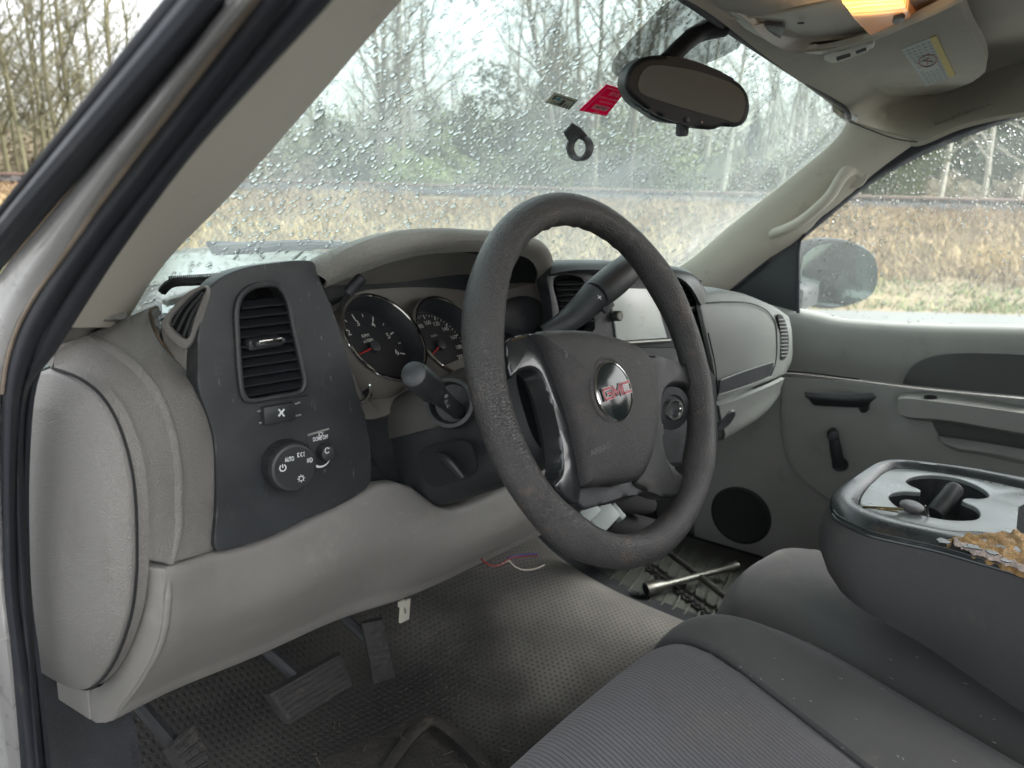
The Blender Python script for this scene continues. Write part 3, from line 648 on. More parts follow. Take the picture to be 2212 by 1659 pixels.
# ---- dashboard
Y_ = .21
seam_r = [(113, 793), (173, 816), (220, 853), (253, 903), (277, 970), (293, 1053), (298, 1203), (297, 1240), (287, 1323), (253, 1423), (217, 1476), (187, 1491)]
crease = [(187, 723), (243, 760), (293, 800), (333, 853), (360, 920), (375, 990), (379, 1080), (378, 1156), (364, 1220)]
creaseY = [.300, .265, .234, .210, .197, .191, .188, .186, .186]
CR = cv('y', [(x, y, d) for (x, y), d in zip(crease, creaseY)])
side_in = [at(x, y, 'x', -.797) for x, y in [(118, 745), (113, 793), (173, 816), (220, 853), (253, 903), (277, 970), (293, 1053), (299, 1130), (300, 1208)]]
bl_left = [(467, 606), (440, 653), (428, 720), (427, 800), (432, 850), (447, 890), (462, 945), (467, 1020), (468, 1103), (463, 1189)]
BL = cv('y', [(x, y, .215) for x, y in bl_left])
top_l = cv('y', [(340, 655, .30), (325, 668, .29), (327, 690, .28), (345, 735, .265), (375, 770, .255), (403, 800, .245), (425, 838, .222), (445, 885, .214), (462, 945, .210), (467, 1020, .208), (468, 1103, .208), (463, 1193, .208)])
dash = panel('dashboard', [side_in, CR, [p for p in top_l]], M_beige, truck, t=.012, bev=.003, nu=44, across=False)
# softened crease: a rounded bead along it
bm = bmesh.new(); tube(bm, [p+Vector((.003, .0045, -.001)) for p in CR], [.003]+[.0060]*7+[.004], 14); obj('dash_crease', bm, M_beige, dash)
# upper corner of the dash under the pillar and the deck behind
panel('dash_corner', [cv('x', [(112, 797), (120, 760), (138, 722), (158, 690)], -.79), cv('x', [(150, 775), (165, 745), (180, 715), (215, 692)], -.775), cv('x', [(187, 726), (205, 712), (240, 700), (276, 688)], -.735)], M_beige, dash, t=.008, bev=.002, nu=20)
panel('dash_shoulder', [CR[:4]+[at(345, 880, 'y', .204)], cv('y', [(222, 700, .35), (275, 715, .31), (320, 745, .27), (360, 800, .235), (390, 850, .215)]), cv('y', [(276, 688, .40), (310, 675, .36), (325, 668, .31), (345, 735, .27), (403, 800, .247)])], M_beige, dash, t=.006, bev=.001, nu=30)
deck0 = cv('y', [(262, 700, .44), (285, 672, .44), (320, 640, .42), (360, 648, .34), (400, 640, .28), (436, 646, .29), (452, 620, .30)])
deck1 = cv('y', [(270, 690, .46), (300, 640, .47), (322, 612, .47), (370, 608, .46), (440, 600, .44), (520, 590, .42), (600, 580, .40)])
panel('dash_deck', [deck0, deck1], M_beige, dash, t=.006, bev=.002, nu=30)
bm = quadstrip([Vector((-.78, .44, 1.40)), Vector((-.4, .40, 1.40)), Vector((0, .36, 1.385)), Vector((.4, .33, 1.355)), Vector((.72, .28, 1.31))], [Vector((-.8, .52, 1.33)), Vector((-.4, .60, 1.33)), Vector((0, .62, 1.33)), Vector((.4, .58, 1.33)), Vector((.76, .5, 1.31))])
thicken(bm, .01, 0); obj('dash_top', bm, M_char2, dash)
plate('dash_fill', cv('y', [(165, 702), (262, 704), (296, 655), (322, 616), (350, 612), (350, 700), (260, 760), (165, 760)], .425), M_beige, dash, t=.004, bev=0, smooth_out=False)
# black bar with teeth and the wiper beyond the glass
bm = bmesh.new(); tube(bm, [onwind(*q, off=-.004) for q in [(345, 622), (362, 606), (420, 601), (480, 598)]], .0045, 6); obj('cowl_band', bm, M_void, glass)
bm = bmesh.new()
for i in range(26):
    p = onwind(362+i*4.4, 599-i*.3, off=-.003); box(bm, p, (.0012, .001, .007))
obj('frit_teeth', bm, M_void, glass)
bm = bmesh.new(); tube(bm, [onwind(*q, off=.02) for q in [(487, 572), (560, 566), (680, 556), (820, 556)]], [.006, .007, .006, .005], 8)
tube(bm, [onwind(*q, off=.03) for q in [(487, 577), (700, 575)]], .004, 6)
obj('wiper', bm, M_char2, truck)

# fuse-box end cover
fc_o = [(63, 830), (113, 795), (173, 818), (219, 855), (251, 905), (275, 972), (291, 1055), (296, 1203), (295, 1240), (285, 1323), (251, 1423), (215, 1474), (187, 1489), (133, 1471), (80, 1434), (72, 1416), (63, 1239), (55, 1103), (52, 986), (55, 886)]
XF = -.80
fo = resample(cv('x', fc_o, XF), 80, True, True)
cen = at(175, 1150, 'x', XF)
rows_f = [fo]
for k, dx in ((.992, -.004), (.972, -.0065), (.80, -.0120), (.785, -.0128), (.5, -.0130), (.15, -.0132)):
    rows_f.append([cen.lerp(p, k)+Vector((dx, -.0, 0)) for p in fo])
bm = bmesh.new(); VV = [[bm.verts.new(p) for p in r] for r in rows_f]
for a, b in zip(VV, VV[1:]):
    for i in range(80): bm.faces.new([a[i], a[(i+1) % 80], b[(i+1) % 80], b[i]])
bm.faces.new(VV[-1]); face_cam(bm); thicken(bm, .01, .002, Vector((1, 0, 0)))
obj('end_cover', bm, M_beige, dash)
bm = bmesh.new(); tube(bm, cv('x', fc_o[1:18], XF-.0035), .0013, 6, sub=4); obj('cover_gap', bm, M_void, dash)
# small lower tab under the cover
plate('lower_tab', cv('x', [(120, 1462), (187, 1492), (193, 1556), (125, 1512)], -.79), M_beige_smooth, dash, t=.01, bev=.002, smooth_out=False)
panel('kick_trim', [cv('x', [(60, 1420), (75, 1560), (90, 1720)], -.80), cv('x', [(190, 1440), (260, 1540), (300, 1740)], -.77)], M_carpet, dash, t=.01, bev=.001)

# knee bolster
kt = [(300, 1211), (325, 1220), (352, 1229), (400, 1218), (463, 1197), (540, 1181), (600, 1158), (680, 1120), (760, 1076), (830, 1046), (880, 1050), (960, 1100), (1060, 1070), (1160, 1020), (1280, 1000)]
ktY = [.2, .19, .190, .195, .205, .207, .205, .20, .195, .19, .185, .18, .18, .18, .18]
KT = cv('y', [(x, y, d) for (x, y), d in zip(kt[2:], ktY[2:])])
kb = [(204, 1556), (235, 1560), (367, 1493), (533, 1426), (733, 1338), (870, 1293), (1037, 1217), (1180, 1150), (1290, 1095)]
KB = cv('z', kb[1:], 1.02)
KT = resample(KT, 30); KB = resample(KB, 30)
def mixc(a, b, t, off): return [p.lerp(q, t)+Vector(off) for p, q in zip(a, b)]
# left facet
fcL = cv('x', [(300, 1213), (297, 1250), (287, 1330), (255, 1428), (219, 1480), (192, 1496), (196, 1552)], -.787)
creL = [KT[0], at(356, 1290, 'y', .232), at(345, 1355, 'y', .235), at(318, 1430, 'y', .25), at(286, 1490, 'y', .27), at(258, 1532, 'y', .29), KB[0]]
knee = panel('knee_bolster', [mixc(KT, KB, 0, (0, .02, .0)), mixc(KT, KB, 0.0, (0, 0, 0)), mixc(KT, KB, .12, (0, -.013, 0)), mixc(KT, KB, .35, (0, -.028, 0)), mixc(KT, KB, .62, (0, -.022, 0)), mixc(KT, KB, .86, (0, -.008, 0)), KB, mixc(KT, KB, 1, (0, .03, .006))], M_beige_smooth, dash, t=.008, bev=.002, nu=30)
colL = [mixc(KT, KB, t, (0, o, 0))[0] for t, o in ((0, 0), (.12, -.013), (.35, -.028), (.62, -.022), (.86, -.008), (1, 0))]
panel('bolster_side', [resample(fcL, 30), [ (a+b)/2+Vector((-.004, -.002, 0)) for a, b in zip(resample(fcL, 30), resample(colL, 30))], resample(colL, 30)], M_beige_smooth, dash, t=.008, bev=.001, nu=30)
bm = bmesh.new(); tube(bm, [p+Vector((.005, .004, 0)) for p in colL], [.003, .005, .005, .005, .005, .003], 12); obj('bolster_corner', bm, M_beige_smooth, dash)

# left charcoal bezel, with the tall air vent cut into it
PB, NB = Vector((-.63, .200, 1.34)), Vector((-.10, -1, .10)).normalized()
def onb(x, y, off=0): return onplane(x, y, PB+NB*off, NB)
bz = [(472, 603), (500, 588), (533, 577), (600, 567), (657, 562), (676, 564), (684, 574), (698, 620), (718, 670), (737, 726), (752, 780), (770, 843), (790, 903), (800, 970), (800, 1044), (772, 1070), (737, 1090), (660, 1122), (600, 1152), (540, 1174), (470, 1190), (464, 1180), (468, 1103), (467, 1020), (462, 945), (447, 890), (430, 845), (427, 790), (429, 720), (440, 653), (455, 620)]
vh = [(600, 616), (618, 640), (636, 720), (652, 790), (658, 826), (650, 845), (600, 857), (536, 865), (526, 855), (519, 820), (512, 720), (511, 668), (520, 640), (545, 620), (580, 614)]
bezel = plate('light_switch_bezel', [onb(*p) for p in bz], M_char, dash, t=.022, bev=.006, holes=[[onb(*p) for p in vh]], n=110, seg=4)
# duct and slats
bm = bmesh.new(); vo = resample([onb(*p, off=-.002) for p in vh], 28, True, True); vb = [p-NB*.05 for p in vo]
V1 = [bm.verts.new(p) for p in vo]; V2 = [bm.verts.new(p) for p in vb]
for i in range(28): bm.faces.new([V1[i], V1[(i+1) % 28], V2[(i+1) % 28], V2[i]])
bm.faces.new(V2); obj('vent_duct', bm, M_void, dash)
bm = bmesh.new(); tube(bm, [onb(*p, off=.0015) for p in vh+vh[:1]], .0028, 8); vf = obj('vent_rim', bm, M_char, dash)
bm = bmesh.new()
xv = (onb(600, 700)-onb(540, 702)).normalized()
for i in range(11):
    t = i/10; yl = 655+i*20.7; yr = yl-7-.5*i
    xl, xr = 511+max(0, (i-5))*1.6+(6 if i == 0 else 0), 611+i*4.2
    if i == 9: pass
    a, b = onb(xl, yl+2, -.007), onb(xr+4, yr+4, -.007)
    M = frame((NB*.35+Vector((0, 0, 1))).normalized(), b-a)
    box(bm, (a+b)/2, ((b-a).length, .013, .0016), M)
vs1 = obj('vent_slats', bm, M_slat, dash)
bm = bmesh.new(); a, b = onb(548, 742, .008), onb(612, 735, .008)
box(bm, (a+b)/2+NB*.000, ((b-a).length, .010, .006), frame(Vector((0, 0, 1)), b-a), bev=.0022)
box(bm, (onb(536, 741, -.002)+onb(600, 738, -.002))/2, (.036, .014, .010), frame(Vector((0, 0, 1)), b-a), bev=.003)
obj('vent_tab', bm, M_char, dash)
bm = bmesh.new(); a, b = onb(560, 740, .0135), onb(609, 734.5, .0135); box(bm, (a+b)/2, ((b-a).length, .001, .004), frame(Vector((0, 0, 1)), b-a), bev=.0004); obj('tab_inlay', bm, M_chrome, dash)
# window / mirror rocker with an X mark
bxd = (onb(627, 880)-onb(570, 890)).normalized(); byd = NB.cross(bxd)*-1
if byd.z < 0: byd = -byd
def bbox(name, px, py, w, h, d, mat_, off=0, bev=.0015, parent=dash):
    bm = bmesh.new(); box(bm, onb(px, py, off), (w, h, d), Matrix((bxd, byd, bxd.cross(byd))).transposed(), bev=bev); return obj(name, bm, mat_, parent)
bbox('rocker_switch', 599, 892, .0335, .0175, .012, M_char, .001, .002)
bm = bmesh.new()
for sx in (-1, 1): tube(bm, [onb(608-6*sx, 892-8, .0077), onb(608+6*sx, 892+7, .0077)], .0008, 6, smooth=False)
obj('switch_mark', bm, M_mark, dash)
bm = bmesh.new()
for (x0, y0, x1, y1) in ((560, 914, 578, 910), (622, 902, 650, 896), (622, 878, 648, 869), (556, 889, 570, 885)):
    tube(bm, [onb(x0, y0, .0003), onb(x1, y1, .0003)], .0009, 5, smooth=False)
obj('bezel_groove', bm, M_doorp, dash)
# headlamp knob
kc = onb(637, 1000); KN = (NB+Vector((-.12, 0, .02))).normalized()
bm = bmesh.new(); lathe(bm, onb(614, 1001, .0), KN, [(.0235, -.004), (.0243, .002), (.0237, .019), (.0222, .0225), (.0198, .0235)], 56, cap=True)
kb_ = obj('headlamp_knob', bm, M_char, dash)
kf = onb(614, 1001)+KN*.0242
bm = bmesh.new(); lathe(bm, kf-KN*.001, KN, [(.0200, 0), (.0200, .0006)], 40); obj('knob_face', bm, M_blackp, dash)
bm = bmesh.new()
for i in range(56):
    a = 2*math.pi*i/56; Mk = frame(KN, bxd); d = Mk@Vector((math.cos(a), math.sin(a), 0))
    p = onb(614, 1001)+d*.0243; tube(bm, [p+KN*.003, p+KN*.019], .0005, 4, smooth=False)
obj('knob_knurl', bm, M_char, dash)
Mk = frame(KN, bxd)
def kp(x, y, h=.0004, q=.84):
    x, y = x*q, y*q
    return kf+Mk@Vector((x, y, h))
kx, ky = Mk.col[0].copy(), Mk.col[1].copy()
bm = bmesh.new()
text_into(bm, 'AUTO', .0058, kp(-.0062, .0112), kx, ky, sx=.56, bold=.02)
def ring(bm, c, r, w, a0=0, a1=2*math.pi, n=14, X=kx, Y=ky):
    P = [c+X*(r*math.cos(a0+(a1-a0)*k/n))+Y*(r*math.sin(a0+(a1-a0)*k/n)) for k in range(n+1)]
    Q = [c+X*((r+w)*math.cos(a0+(a1-a0)*k/n))+Y*((r+w)*math.sin(a0+(a1-a0)*k/n)) for k in range(n+1)]
    a = [bm.verts.new(p) for p in P]; b = [bm.verts.new(p) for p in Q]
    for k in range(n): bm.faces.new([a[k], a[k+1], b[k+1], b[k]])
def dash_(bm, a, b, w, X=kx, Y=ky):
    d = (b-a).normalized(); n = X.cross(Y).cross(d)*w/2
    bm.faces.new([bm.verts.new(q) for q in (a-n, b-n, b+n, a+n)])
ring(bm, kp(-.0145, .003), .0026, .0009, R(120), R(420)); dash_(bm, kp(-.0145, .003), kp(-.0145, .0072), .0009)
for s in (-1, 1):
    ring(bm, kp(.0078+s*.0018, .0140), .0015, .0007, R(90 if s < 0 else -90)+math.pi*(1 if s > 0 else 0), R(270 if s < 0 else 90)+math.pi*(1 if s > 0 else 0))
    for q in (-.0013, .0, .0013): dash_(bm, kp(.0078+s*.0028, .0140+q), kp(.0078+s*.0045, .0140+q*2), .0005)
ring(bm, kp(.0185, .0055), .0017, .0007, R(-90), R(90)); dash_(bm, kp(.0182, .0032), kp(.0182, .0080), .0007)
for q in (-.0018, -.0006, .0006, .0018): dash_(bm, kp(.0145, .0055+q), kp(.0170, .0055+q), .0005)
ring(bm, kp(.006, -.0135), .0020, .0006)
for k in range(8): a = k*math.pi/4; dash_(bm, kp(.006+.0034*math.cos(a), -.0135+.0034*math.sin(a)), kp(.006+.0046*math.cos(a), -.0135+.0046*math.sin(a)), .0005)
obj('knob_lettering', bm, M_mark, dash)
# dimmer plate with DOME OFF
plate('dimmer_plate', [onb(*p, off=.0008) for p in [(664, 935), (709, 921), (713, 952), (714, 1010), (668, 1026), (666, 980)]], M_char2, dash, t=.004, bev=.0006, smooth_out=False)
bm = bmesh.new(); lathe(bm, onb(698, 975, .0), KN, [(.0088, -.002), (.0082, .008), (.0072, .0125), (.006, .0132)], 28); obj('dimmer_knob', bm, M_char, dash)
bm = bmesh.new(); tube(bm, [onb(665, 940, .001), onb(710, 926, .001)], .0011, 5, smooth=False); obj('plate_edge', bm, M_doorp, dash)
bm = bmesh.new()
text_into(bm, 'DOME OFF', .0058, onb(692, 946.5, .0015), bxd, byd, sx=.62, bold=.02)
ring(bm, onb(693, 938, .0015), .0016, .0006, X=bxd, Y=byd)
for k in range(8): a = k*math.pi/4+.3; c_ = onb(693, 938, .0015); dash_(bm, c_+bxd*.0024*math.cos(a)+byd*.0024*math.sin(a), c_+bxd*.0036*math.cos(a)+byd*.0036*math.sin(a), .0006, bxd, byd)
dc = onb(694, 984, .0015)
for k in range(14):
    a0 = R(-150+k*9.5); w = .0030-.0002*k
    ring(bm, dc, .0115-w/2, w, a0, a0+R(9.6), 2, bxd, byd)
c_ = onb(707, 973, .014); ring(bm, c_, .0022, .0008, R(30), R(320), X=bxd, Y=byd)
obj('dimmer_lettering', bm, M_mark, dash)

# defroster side vent
dv = [(348, 703), (357, 685), (400, 636), (440, 617), (447, 622), (446, 640), (437, 670), (425, 710), (410, 743), (397, 753)]
dvi = [(362, 700), (395, 655), (425, 628), (446, 620), (436, 648), (420, 690), (408, 730), (400, 734)]
def dvp(x, y, o=0): return at(x, y, 'y', .255-(x-350)*.00045-o)
plate('side_vent_frame', [dvp(*p, .004) for p in dv], M_beige_smooth, dash, t=.004, bev=.002, holes=[[dvp(*p, .004) for p in dvi]], n=60)
plate('vent_surround', [dvp(x, y, -.004) for x, y in [(345, 700), (397, 745), (412, 735), (425, 706), (436, 700), (438, 850), (428, 838), (404, 806), (376, 774), (352, 738)]], M_beige, dash, t=.006, bev=.001, smooth_out=False)
bm = bmesh.new(); bm.faces.new([bm.verts.new(dvp(x, y, -.01)) for x, y in dv]); obj('side_vent_duct', bm, M_void, dash)
bm = bmesh.new()
for (a, b) in (((370, 706), (428, 630)), ((383, 716), (438, 633)), ((396, 728), (440, 642)), ((407, 735), (437, 665))):
    mid = ((a[0]+b[0])/2-5, (a[1]+b[1])/2-3)
    tube(bm, [dvp(*a, .001), dvp(*mid, .002), dvp(*b, .001)], .0013, 6, flat=.6)
obj('side_vent_slats', bm, M_char, dash)
# dark gap with debris beside it
bm = bmesh.new(); tube(bm, cv('y', [(340, 662, .287), (325, 670, .285), (328, 692, .275), (346, 736, .260), (376, 772, .248), (404, 803, .24), (424, 835, .232)]), [.0010, .0022, .0028, .002, .0015, .001, .001], 8, flat=.4); obj('trim_gap', bm, mat('dusty trim gap', (.09, .065, .045), .9, var=.5, varscale=60, dirt=((.30, .24, .16), .9, 60)), dash)

# instrument hood (grained brow) and cavity
br_t = [(676, 588, .215), (720, 556, .19), (780, 528, .165), (850, 508, .148), (930, 499, .135), (1020, 502, .135), (1090, 507, .14), (1140, 514, .155), (1168, 528, .175), (1182, 550, .195), (1185, 580, .21), (1177, 606, .22)]
br_b = [(697, 617, .215), (737, 600, .20), (787, 580, .178), (840, 562, .163), (900, 547, .15), (990, 539, .145), (1070, 540, .15), (1115, 546, .165), (1140, 555, .18), (1155, 572, .195), (1160, 590, .205), (1155, 612, .22)]
TT = resample(cv('y', br_t), 50); TB = resample(cv('y', br_b), 50)
TM = [(a+b)/2+Vector((0, -.012, .002)) for a, b in zip(TT, TB)]
back_t = [p+Vector((.0, .22, -.10)) for p in TT]
back_m = [p+Vector((.0, .08, -.028)) for p in TT]
inn = [p+Vector((.0, .10, -.012)) for p in TB]
binn = [p+Vector((.0, .012, .0)) for p in TB]
M_brow = mat('grained upper dash plastic', (.27, .26, .235), .52, grain=('leather', 480), bump=.6, var=.07, varscale=9, dirt=((.12, .10, .08), .4, 14))
hoodp = panel('instrument_hood', [back_t, back_m, TT, TM, TB], M_brow, dash, t=.003, bev=0, nu=50, sub=4)
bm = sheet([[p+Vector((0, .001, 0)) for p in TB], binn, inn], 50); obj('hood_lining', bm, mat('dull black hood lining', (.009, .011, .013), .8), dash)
# cluster face plate (taupe) and dark upper shroud
CF = .305
clf = [(700, 640), (760, 625), (860, 618), (960, 622), (1080, 632), (1178, 612), (1192, 715), (1180, 760), (1000, 800), (880, 870), (800, 900), (770, 850), (740, 780)]
M_taupe = mat('taupe cluster plastic', (.17, .158, .142), .5, grain=('noise', 600), bump=.1, var=.06)
plate('cluster_face', cv('y', clf, CF), M_taupe, dash, t=.02, bev=.002, n=80)
panel('cluster_shroud', [cv('y', [(690, 625), (780, 588), (900, 560), (1010, 552), (1110, 556), (1165, 590)], .30), cv('y', [(720, 660), (770, 632), (850, 622), (950, 622), (1060, 632), (1100, 626)], CF-.002)], M_char2, dash, t=.01, bev=0, nu=40)
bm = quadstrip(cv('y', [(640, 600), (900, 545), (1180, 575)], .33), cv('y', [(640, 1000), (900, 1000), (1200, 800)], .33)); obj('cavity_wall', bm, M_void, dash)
panel('hood_end', [cv('y', [(1085, 627, .27), (1120, 620, .25), (1177, 606, .215)]), cv('y', [(1080, 655, .27), (1130, 640, .25), (1183, 640, .215)]), cv('y', [(1080, 720, .27), (1140, 715, .25), (1192, 712, .215)])], M_taupe, dash, t=.006, bev=.002)
bm = bmesh.new(); lathe(bm, at(1128, 684, 'y', .235), (-.35, -1, .18), [(.036, -.006), (.036, .0), (.033, .003), (.02, .006), (.001, .0065)], 32, sx=1.15, sy=.82, xdir=(1, 0, 0), cap=False); obj('blank_pod', bm, M_char2, dash)
lower_cl = panel('column_surround', [cv('y', [(770, 860), (800, 905), (852, 896), (960, 880)], .23), cv('y', [(790, 905), (801, 980), (860, 985), (1000, 990)], .222), cv('y', [(795, 1048), (830, 1046), (880, 1048), (1010, 1060)], .215)], M_char2, dash, t=.006, bev=.001)
panel('surround_trim', [cv('y', [(762, 800), (790, 858), (850, 850), (900, 815), (1010, 770)], .245), cv('y', [(785, 905), (801, 906), (852, 888), (900, 850), (1010, 800)], .228)], M_taupe, dash, t=.006, bev=.001)

# gauges: recessed dial, bezel tube, chrome ring, needle
GN = Vector((.06, -1, .80)).normalized()
gx, gy = Vector((1, .06, 0)).normalized(), None
gy = GN.cross(gx); gy = gy if gy.z > 0 else -gy
def gauge(pc, yc, r, nums, unit, needle_ang, ticks, chrome=True, txt=.011):
    c = at(*pc, 'y', yc); back = c-GN*.022
    g = bmesh.new(); lathe(g, c, -GN, [(r, -.002), (r*.98, 0), (r*.93, .010), (r*.90, .022)], 48, xdir=gx, cap=False)
    obj('gauge_bezel', g, M_char2, dash)
    g = bmesh.new(); lathe(g, c, -GN, [(r, -.001), (r*1.03, .01), (r*1.10, .06)], 48, xdir=gx, cap=False); obj('gauge_collar', g, M_taupe, dash)
    if chrome:
        g = bmesh.new(); P = [c+gx*(r*math.cos(a))+gy*(r*math.sin(a))+GN*.005 for a in [2*math.pi*k/64 for k in range(65)]]
        tube(g, P, .0023, 8, smooth=False, cap=False); obj('gauge_ring', g, M_chrome, dash)
    g = bmesh.new(); lathe(g, back, GN, [(r*.90, 0), (r*.90, .0005)], 48); obj('gauge_dial', g, M_blackp, dash)
    g = bmesh.new(); f0 = back+GN*.0012
    for k, (a_, L_) in enumerate(ticks):
        a = R(a_); d = gx*math.cos(a)+gy*math.sin(a); n = gx*-math.sin(a)+gy*math.cos(a)
        w = .0010 if L_ > .005 else .0006
        p0, p1 = f0+d*(r*.82-L_), f0+d*(r*.82)
        g.faces.new([g.verts.new(q) for q in (p0-n*w, p1-n*w, p1+n*w, p0+n*w)])
    for s_, a_ in nums:
        a = R(a_); text_into(g, s_, txt, f0+(gx*math.cos(a)+gy*math.sin(a))*(r*.60), gx, gy, sx=1.1, bold=.01)
    for s_, x_, y_, z_ in unit: text_into(g, s_, z_, f0+gx*x_+gy*y_, gx, gy, sx=1.1)
    if nums or ticks: obj('dial_markings', g, M_dialmark, dash)
    if needle_ang is not None:
        g = bmesh.new(); a = R(needle_ang); d = gx*math.cos(a)+gy*math.sin(a)
        tube(g, [back+GN*.004+d*.008, back+GN*.004+d*(r*.52)], [.0013, .0008], 6, smooth=False); obj('needle', g, M_red, dash)
        g = bmesh.new(); lathe(g, back+GN*.001, GN, [(.0075, 0), (.0072, .005), (.005, .006)], 24); obj('needle_hub', g, M_char2, dash)
RG = .0585
t1 = [(225-45*k/1.0*.97, .006) for k in range(7)]
tk = [(212-k*39, .0075) for k in range(7)]+[(212-19.5-k*39, .0045) for k in range(6)]
gauge((828, 732), .255, RG, [(str(k), 212-k*39) for k in range(7)], [('RPM', -.002, .017, .0062), ('x1000', -.002, .010, .0062)], 190, tk)
n2 = [(str(k*20), 215-k*25.5) for k in range(11)]
tk2 = [(215-k*25.5, .0065) for k in range(11)]+[(215-12.75-k*25.5, .004) for k in range(10)]+[(215-k*6.375, .0025) for k in range(40)]
gauge((971, 730), .255, RG*1.02, n2, [('km/h', 0, .016, 0.0055)], 200, tk2, txt=.0085)
gauge((757, 832), .245, .024, [], [], None, [(150-k*30, .003) for k in range(5)])
# small ribbed plug tucked under the hood
bm = bmesh.new(); a, b = at(752, 632, 'y', .20), at(783, 598, 'y', .19); tube(bm, [a, b], .0058, 10, smooth=False)
for k in range(6): p = a.lerp(b, .35+.1*k); tube(bm, [p, p+(b-a)*.03], .0067, 10, smooth=False)
tube(bm, [a, at(742, 648, 'y', .21), at(735, 665, 'y', .23)], .0018, 6)
obj('wiring_plug', bm, M_char2, dash)

# steering column shroud
CW = Vector((-.40, 0, 1.35)); TAU = R(23)
CWp = onplane(1278, 826, CW, fw)   # measured wheel centre
CW = at(1315, 810, 'x', -.3896)
AZW = R(-4); e1 = Vector((math.cos(AZW), math.sin(AZW), 0)); en = Vector((math.sin(AZW)*math.cos(TAU), -math.cos(AZW)*math.cos(TAU), math.sin(TAU))); e2 = en.cross(e1)
def wpt(x, y, h=0): return CW+e1*x+e2*y+en*h
def wpx(px, py, h=0): return onplane(px, py, CW+en*h, en)
secs = []
for h, hw, ht, hb, sh in ((-.34, .100, .045, .105, 0), (-.25, .099, .050, .100, 0), (-.16, .094, .055, .090, 0), (-.10, .086, .056, .078, 0), (-.065, .072, .050, .066, 0)):
    sec = []
    for k in range(40):
        a = 2*math.pi*k/40; c, s = math.cos(a), math.sin(a); n_ = 3.4
        x = hw*math.copysign(abs(c)**(2/n_), c); y = (ht if s > 0 else hb)*math.copysign(abs(s)**(2/n_), s)
        sec.append(wpt(x, y-.004, h))
    secs.append(sec)
bm = bmesh.new(); VV = [[bm.verts.new(p) for p in s] for s in secs]
for a, b in zip(VV, VV[1:]):
    for i in range(40): bm.faces.new([a[i], a[(i+1) % 40], b[(i+1) % 40], b[i]])
bm.faces.new(VV[-1]); bm.faces.new(list(reversed(VV[0]))); bmesh.ops.recalc_face_normals(bm, faces=bm.faces)
col = obj('steering_column', bm, M_char2, truck)
bm = bmesh.new(); tube(bm, [wpt(-.0955, .006, -.17), wpt(-.094, .004, -.13), wpt(-.087, .002, -.10)], .0012, 5, smooth=False)
obj('shroud_seam', bm, M_void, col)
VV_ = [s for s in secs[:4]]; bm = bmesh.new(); UV = [[bm.verts.new(p+(p-wpt(0, -.004, h))*.012) for k, p in enumerate(s) if k <= 20] for s, h in zip(VV_, (-.34, -.25, -.16, -.10))]
for a, b in zip(UV, UV[1:]):
    for i in range(20): bm.faces.new([a[i], a[i+1], b[i+1], b[i]])
face_cam(bm); thicken(bm, .003, .001); obj('upper_shroud', bm, mat('grey shroud plastic', (.07, .067, .062), .5, grain=('leather', 600), bump=.2, var=.15, varscale=12, dirt=((.15, .13, .11), .5, 20)), col)
# recess with the tilt lever at the lower left of the shroud
rp = [(895, 972), (1005, 950), (1022, 962), (1032, 1010), (1000, 1040), (918, 1052), (905, 1020)]
plate('lever_recess', cv('x', [(905, 975), (1003, 953), (1016, 962), (1028, 1015), (985, 1042), (925, 1048), (908, 1010)], -.498), M_void, col, t=.003, bev=.001)
bm = bmesh.new(); tube(bm, cv('x', [(952, 985, -.50), (975, 1000, -.515), (1000, 1030, -.512)]), [.006, .010, .008], 10, flat=.5)
obj('tilt_lever', bm, M_char2, col)
# stalk with boot
bm = bmesh.new(); sc_ = at(972, 870, 'x', -.492); lathe(bm, sc_, (-1, -.45, .35), [(.028, -.01), (.0265, .002), (.0225, .003), (.020, -.012), (.004, -.016)], 32, cap=False); obj('stalk_boot', bm, M_char, col)
s0, s1 = at(988, 888, 'x', -.485), at(891, 806, 'x', -.600)
dv_ = s1-s0
bm = bmesh.new(); tube(bm, [s0, s0+dv_*.25, s0+dv_*.45, s0+dv_*.62], [.0085, .0088, .0100, .0118], 24, smooth=False, cap=False)
tube(bm, [s0+dv_*.62, s0+dv_*.66, s0+dv_*.94, s0+dv_*.985, s0+dv_*1.0], [.0122, .0132, .0130, .0115, .0085], 28, smooth=False)
stalk = obj('indicator_stalk', bm, M_char, col)
bm = bmesh.new(); ax_ = dv_.normalized(); sd_ = ax_.cross((CAM-s1).normalized()).normalized(); fr_ = sd_.cross(ax_)
if fr_.dot(CAM-s1) < 0: fr_ = -fr_
for q, w_ in ((.50, .0), (.56, .004), (.42, -.002)):
    c_ = s0+dv_*q+fr_*.0128+sd_*w_; ring(bm, c_, .0014, .0006, X=ax_, Y=sd_); dash_(bm, c_+ax_*.003, c_+ax_*.0055, .0006, ax_, sd_)
obj('stalk_mark', bm, M_mark, col)
bm = bmesh.new(); tube(bm, [s0+dv_*.615, s0+dv_*.635], .0135, 24, smooth=False); obj('stalk_collar', bm, M_void, col)
